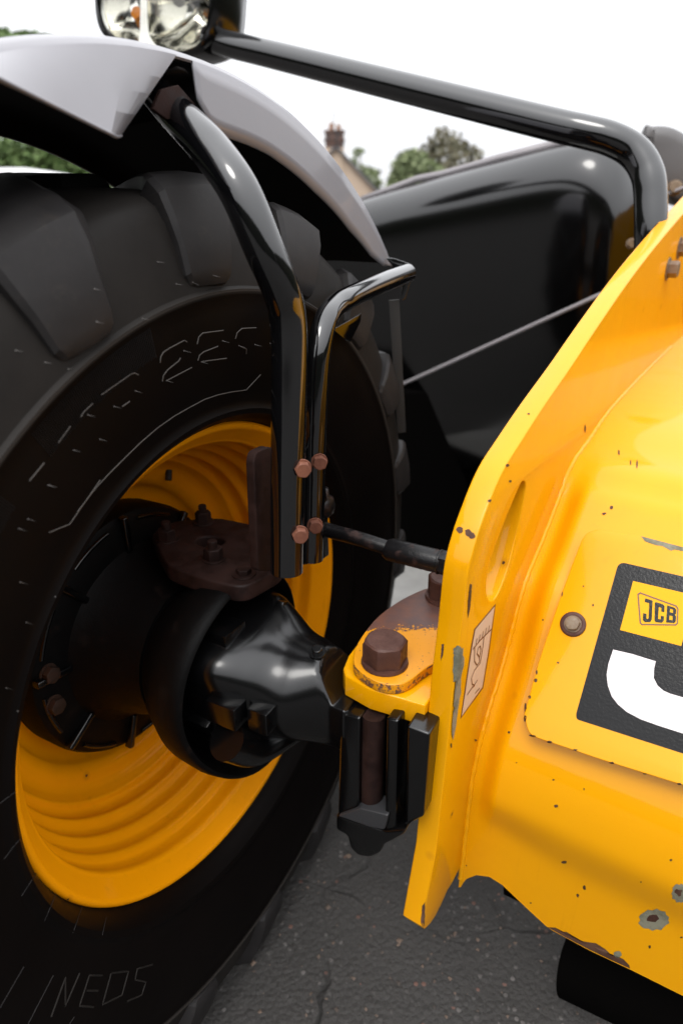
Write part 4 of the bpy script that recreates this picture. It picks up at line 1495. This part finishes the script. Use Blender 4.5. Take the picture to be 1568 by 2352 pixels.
topl = [edge_at(*p) for p in ((-160, 60, .020), (0, 100, .020), (110, 104, .020), (220, 112, .020), (300, 128, .020), (372, 143, .020), (408, 152, .020))]
botl = [whit(*p) for p in ((-160, 100, .05), (0, 180, .055), (80, 220, .055), (160, 260, .055), (256, 308, .060), (268, 314, .050), (278, 312, .036))]
topl = smooth(topl[:5], 4)[:-1] + smooth(topl[4:], 4); botl = smooth(botl[:5], 4)[:-1] + smooth(botl[4:], 4)
rows = []
for f_ in (0, .12, .3, .5, .75, 1):
    rows.append([a.lerp(b, f_) for i, (a, b) in enumerate(zip(topl, botl))])
me = grid(rows)
if me.polygons[3].normal.dot(Ln) < 0: me.flip_normals()
me2 = me.copy(); me2.flip_normals(); me2.transform(Matrix.Translation(-Ln * .0036))
fo = link('flap', thick(me, .003), M['grey_guard'], guard); sharpen(fo.data, 9)
link('flap_liner', me2, M['liner'], guard)
tube('flap_edge', botl, .0018, M['grey_guard'], guard, 3, True, 1)
# curled lip beside the opening where the post enters
lip = [whit(x, y, o) for x, y, o in ((408, 152, .020), (425, 158, .014), (442, 176, .008), (454, 205, .006), (466, 256, .02))]
lip2 = [p - Ln * .12 - UP * .01 for p in lip]
me = grid([lip, lip2]); link('opening_lip', thick(me, .003), M['liner'], guard)
# rusty gusset that ties the post to the mudguard
gf = Frame(whit(380, 240, .02), An, UP)
slab('post_gusset', gf, gf.trs([(352, 250), (372, 205), (410, 195), (450, 240), (430, 262), (385, 275)]), -.006, 0, M['rust_cast'], machine, .001)
# bracket at the end of the strut, rubber strap and small pointed lug
bf_ = Frame(whit(930, 630, .06), (ray(940, 640) - ray(900, 640)), UP)
slab('strut_bracket', bf_, round_poly(bf_.trs([(885, 592), (905, 593), (948, 608), (940, 655), (930, 690), (918, 690), (926, 640), (900, 610)]), .004), -.006, 0, M['black'], machine, .001)
slab('rubber_strap', bf_, bf_.trs([(893, 690), (916, 688), (932, 993), (912, 995)], -.01), -.015, -.01, M['rubber_hose'], machine, .001)
tl = Frame(whit(800, 750, .08), An, UP)
slab('pointed_tab', tl, tl.trs([(765, 757), (830, 720), (828, 740), (805, 785), (795, 782)]), -.004, 0, M['black'], machine, .001)

# ------------------------------------------------------------------ lamp on its arm
arm = [at(*p) for p in ((470, 85, 1.86), (530, 103, 1.85), (620, 124, 1.80), (900, 194, 1.66), (1250, 281, 1.50), (1340, 302, 1.465), (1400, 318, 1.45), (1450, 345, 1.445), (1480, 385, 1.44), (1492, 440, 1.44), (1493, 560, 1.46), (1490, 660, 1.52))]
tube('lamp_arm', arm, [.030, .032, .033, .0335, .0335, .0335, .0335, .0335, .0335, .0335, .0335, .0335], M['black'], machine, 12)
lampN = Vector((-.40, -.90, -.10)).normalized()
lc = at(356, 10, 1.84)
lampf = Frame(lc, UP.cross(lampN), UP)
if lampf.n.dot(lampN) < 0: lampf = Frame(lc, -UP.cross(lampN), UP)
lampf = Frame(lc, lampf.ex, UP - lampf.n * UP.dot(lampf.n))
# rounded outline of the lens, traced on the lamp's face; the top is out of the picture
lo_px = [(224, 0), (229, 45), (243, 78), (272, 99), (320, 114), (375, 123), (420, 121), (455, 108), (475, 80), (484, 40), (488, -10), (490, -80), (484, -150), (450, -185), (360, -195), (270, -185), (232, -150), (224, -80)]
lo = [Vector((*lampf.tr(*p), 0)) for p in lo_px]
lo = smooth(lo, 4, True)
lcx = sum(p.x for p in lo) / len(lo); lcy = sum(p.y for p in lo) / len(lo)
def ringat(s, z, dx=0):
    return [lampf.w(lcx + (p.x - lcx) * s + dx, lcy + (p.y - lcy) * s, z) for p in lo]
def loft(rings, close=True):
    V, Fc = [], []
    n = len(rings[0])
    for r in rings: V += [tuple(p) for p in r]
    for i in range(len(rings) - 1):
        for j in range(n):
            Fc.append((i * n + j, i * n + (j + 1) % n, (i + 1) * n + (j + 1) % n, (i + 1) * n + j))
    if close: Fc.append(tuple((len(rings) - 1) * n + j for j in range(n)))
    return mesh(V, Fc)
house_l = link('headlamp', fixn(loft([ringat(.93, -.10), ringat(.955, -.004), ringat(.985, .006), ringat(1.03, .004), ringat(1.07, -.02), ringat(1.10, -.07), ringat(1.09, -.12), ringat(1.0, -.17), ringat(.7, -.20)])), M['boom'], machine)
sharpen(house_l.data, 60)
link('lens', fixn(loft([ringat(.955, -.006), ringat(.95, .002), ringat(.80, .008), ringat(.5, .011), ringat(.2, .012)])), M['glass'], house_l)
# reflectors: a narrow side cell with an amber bulb and a wide main cell
def cell(px, depth, name):
    pts = smooth([Vector((*lampf.tr(*p), 0)) for p in px], 3, True)
    cx_ = sum(p.x for p in pts) / len(pts); cy_ = sum(p.y for p in pts) / len(pts)
    rg = []
    for s, z in ((1, -.012), (.97, -.03), (.85, -.06), (.62, -.06 - depth * .5), (.35, -.06 - depth * .8), (.12, -.06 - depth)):
        rg.append([lampf.w(cx_ + (p.x - cx_) * s, cy_ + (p.y - cy_) * s, z) for p in pts])
    return link(name, fixn(loft(rg)), M['chrome'], house_l), (cx_, cy_)
c_small, p1 = cell([(240, 0), (246, 50), (262, 80), (300, 98), (318, 90), (322, 0), (322, -120), (300, -160), (250, -130)], .05, 'side_reflector')
c_main, p2 = cell([(338, 0), (340, 70), (352, 96), (375, 110), (430, 105), (458, 80), (470, 30), (474, -60), (466, -140), (420, -170), (350, -150)], .09, 'main_reflector')
slab('reflector_surround', lampf, [(lcx + (p.x - lcx) * .94, lcy + (p.y - lcy) * .94) for p in lo], -.03, -.012, M['chrome'], house_l, 0,
     [[(p.x, p.y) for p in smooth([Vector((*lampf.tr(*q), 0)) for q in L], 3, True)] for L in
      ([(240, 0), (246, 50), (262, 80), (300, 98), (318, 90), (322, 0), (322, -120), (300, -160), (250, -130)], [(338, 0), (340, 70), (352, 96), (375, 110), (430, 105), (458, 80), (470, 30), (474, -60), (466, -140), (420, -170), (350, -150)])])
tube('amber_bulb', [lampf.w(*lampf.tr(306, 45), -.08), lampf.w(*lampf.tr(306, 25), -.03)], [.014, .016], M['amber'], house_l, 6, True, 2)
tube('bulb_shield', [lampf.w(*lampf.tr(400, -30), -.12), lampf.w(*lampf.tr(400, -10), -.04)], [.02, .022], M['chrome'], house_l, 6, True, 2)

# ------------------------------------------------------------------ black cover behind
top_px = [(700, 500, 2.62), (815, 460, 2.5), (905, 431, 2.40), (1000, 404, 2.28), (1150, 362, 2.12), (1300, 322, 1.98), (1375, 318, 1.93), (1425, 345, 1.92), (1452, 400, 1.93)]
TP = [at(*p) for p in top_px]
dirc = (at(1300, 322, 1.98) - at(815, 460, 2.5)).normalized()
side_n = Vector((dirc.y, -dirc.x, 0)).normalized()
if side_n.dot(EYE - TP[3]) < 0: side_n = -side_n
rows = []
sec = [(-.35, .0), (-.14, .0), (-.05, .0), (.0, -.008), (.040, -.035), (.068, -.075), (.079, -.12), (.080, -.16), (.072, -.26), (.052, -.40), (.01, -.62), (-.07, -.90), (-.16, -1.20)]
for i, p in enumerate(TP):
    k = 1.0
    row = []
    for (o_, z_) in sec:
        q = p + side_n * o_ + UP * z_
        row.append(q)
    rows.append(row)
endd = dirc
for k, (e_, dz) in enumerate(((.03, -.02), (.05, -.06))):
    rows.append([p + endd * e_ - side_n * (.03 + .04 * k) + UP * dz for p in rows[len(TP) - 1]])
rows2 = []
for j in range(len(sec)):
    rows2.append(smooth([r[j] for r in rows], 4))
me = grid(rows2)
q = me.polygons[len(me.polygons) // 2]
if q.normal.dot(side_n) < 0: me.flip_normals()
cover = link('engine_cover', thick(me, .006), M['boom'], machine)
# pressed ridge strip along the top and a pale line low on the side
rp_ = [at(x, y, t) for x, y, t in ((830, 452, 2.52), (905, 424, 2.43), (960, 403, 2.36), (1020, 391, 2.29), (1150, 354, 2.14), (1300, 315, 1.99))]
link('top_ridge', thick(grid([[p + UP * .0 for p in rp_], [p - UP * .022 for p in rp_]]), .01), M['grey_line'], cover)
bvc = bvh_of([cover])
tp_ = []
for i in range(12):
    f_ = i / 11
    x, y = 900 + (1420 - 900) * f_, 893 + (657 - 893) * f_
    h_ = onto(bvc, x, y, .002)
    if h_ is not None: tp_.append(h_)
if len(tp_) > 2: tube('side_line', tp_, .0065, M['grey_line'], cover, 4, True, 1)
# grey rounded hood corner at the top right
hd = [(1478, 300), (1500, 288), (1540, 290), (1580, 310), (1640, 350), (1700, 460), (1560, 470), (1530, 440), (1480, 460)]
hf = Frame(at(1560, 380, 2.05), Vector((1, -.35, 0)), UP)
slab('hood_corner', hf, [(p.x, p.y) for p in smooth([Vector((*hf.tr(*p), 0)) for p in hd], 4, True)], -.3, 0, simple('grey_vinyl_hood', (.10, .095, .095), .5, bumpscale=60), machine, .03)
tube('hood_rail', [at(1515, 452, 1.98), at(1580, 428, 1.9)], .006, M['grey_line'], machine, 4, True, 1)
bolt('hood_bolt', at(1548, 432, 1.95), (-.3, -.9, .1), .03, .02, .022, M['steel_bolt'], machine)
bolt('cover_bolt', at(1449, 560, 1.7), (-.2, -.97, .1), .02, .012, .014, M['steel_bolt'], machine)
# chassis and engine bay mass below and behind
cf_ = Frame(at(1050, 900, 2.75), dirc, UP)
x0_ = cf_.tr(700, 900)[0]
cq = Frame(at(950, 1100, 2.75), Vector((1, 0, 0)), UP)
slab('belly_plate', cq, cq.trs([(700, 900), (1500, 900), (1500, 1290), (860, 1290), (700, 1290)]), -.3, 0, M['belly'], machine, .01)
box('chassis_frame', cf_, x0_, 1.6, at(905, 1288, 2.35).z - cf_.o.z, .25, -.5, .0, M['belly'], machine, .01)
box('gearbox_mass', Frame(at(1150, 1500, 1.9), Np, UP), .05, 1.2, -.55, .4, -.5, 0, M['belly'], machine, .02)

# rear wheel of the machine, far behind and mostly hidden
print('objects', len(bpy.data.objects))
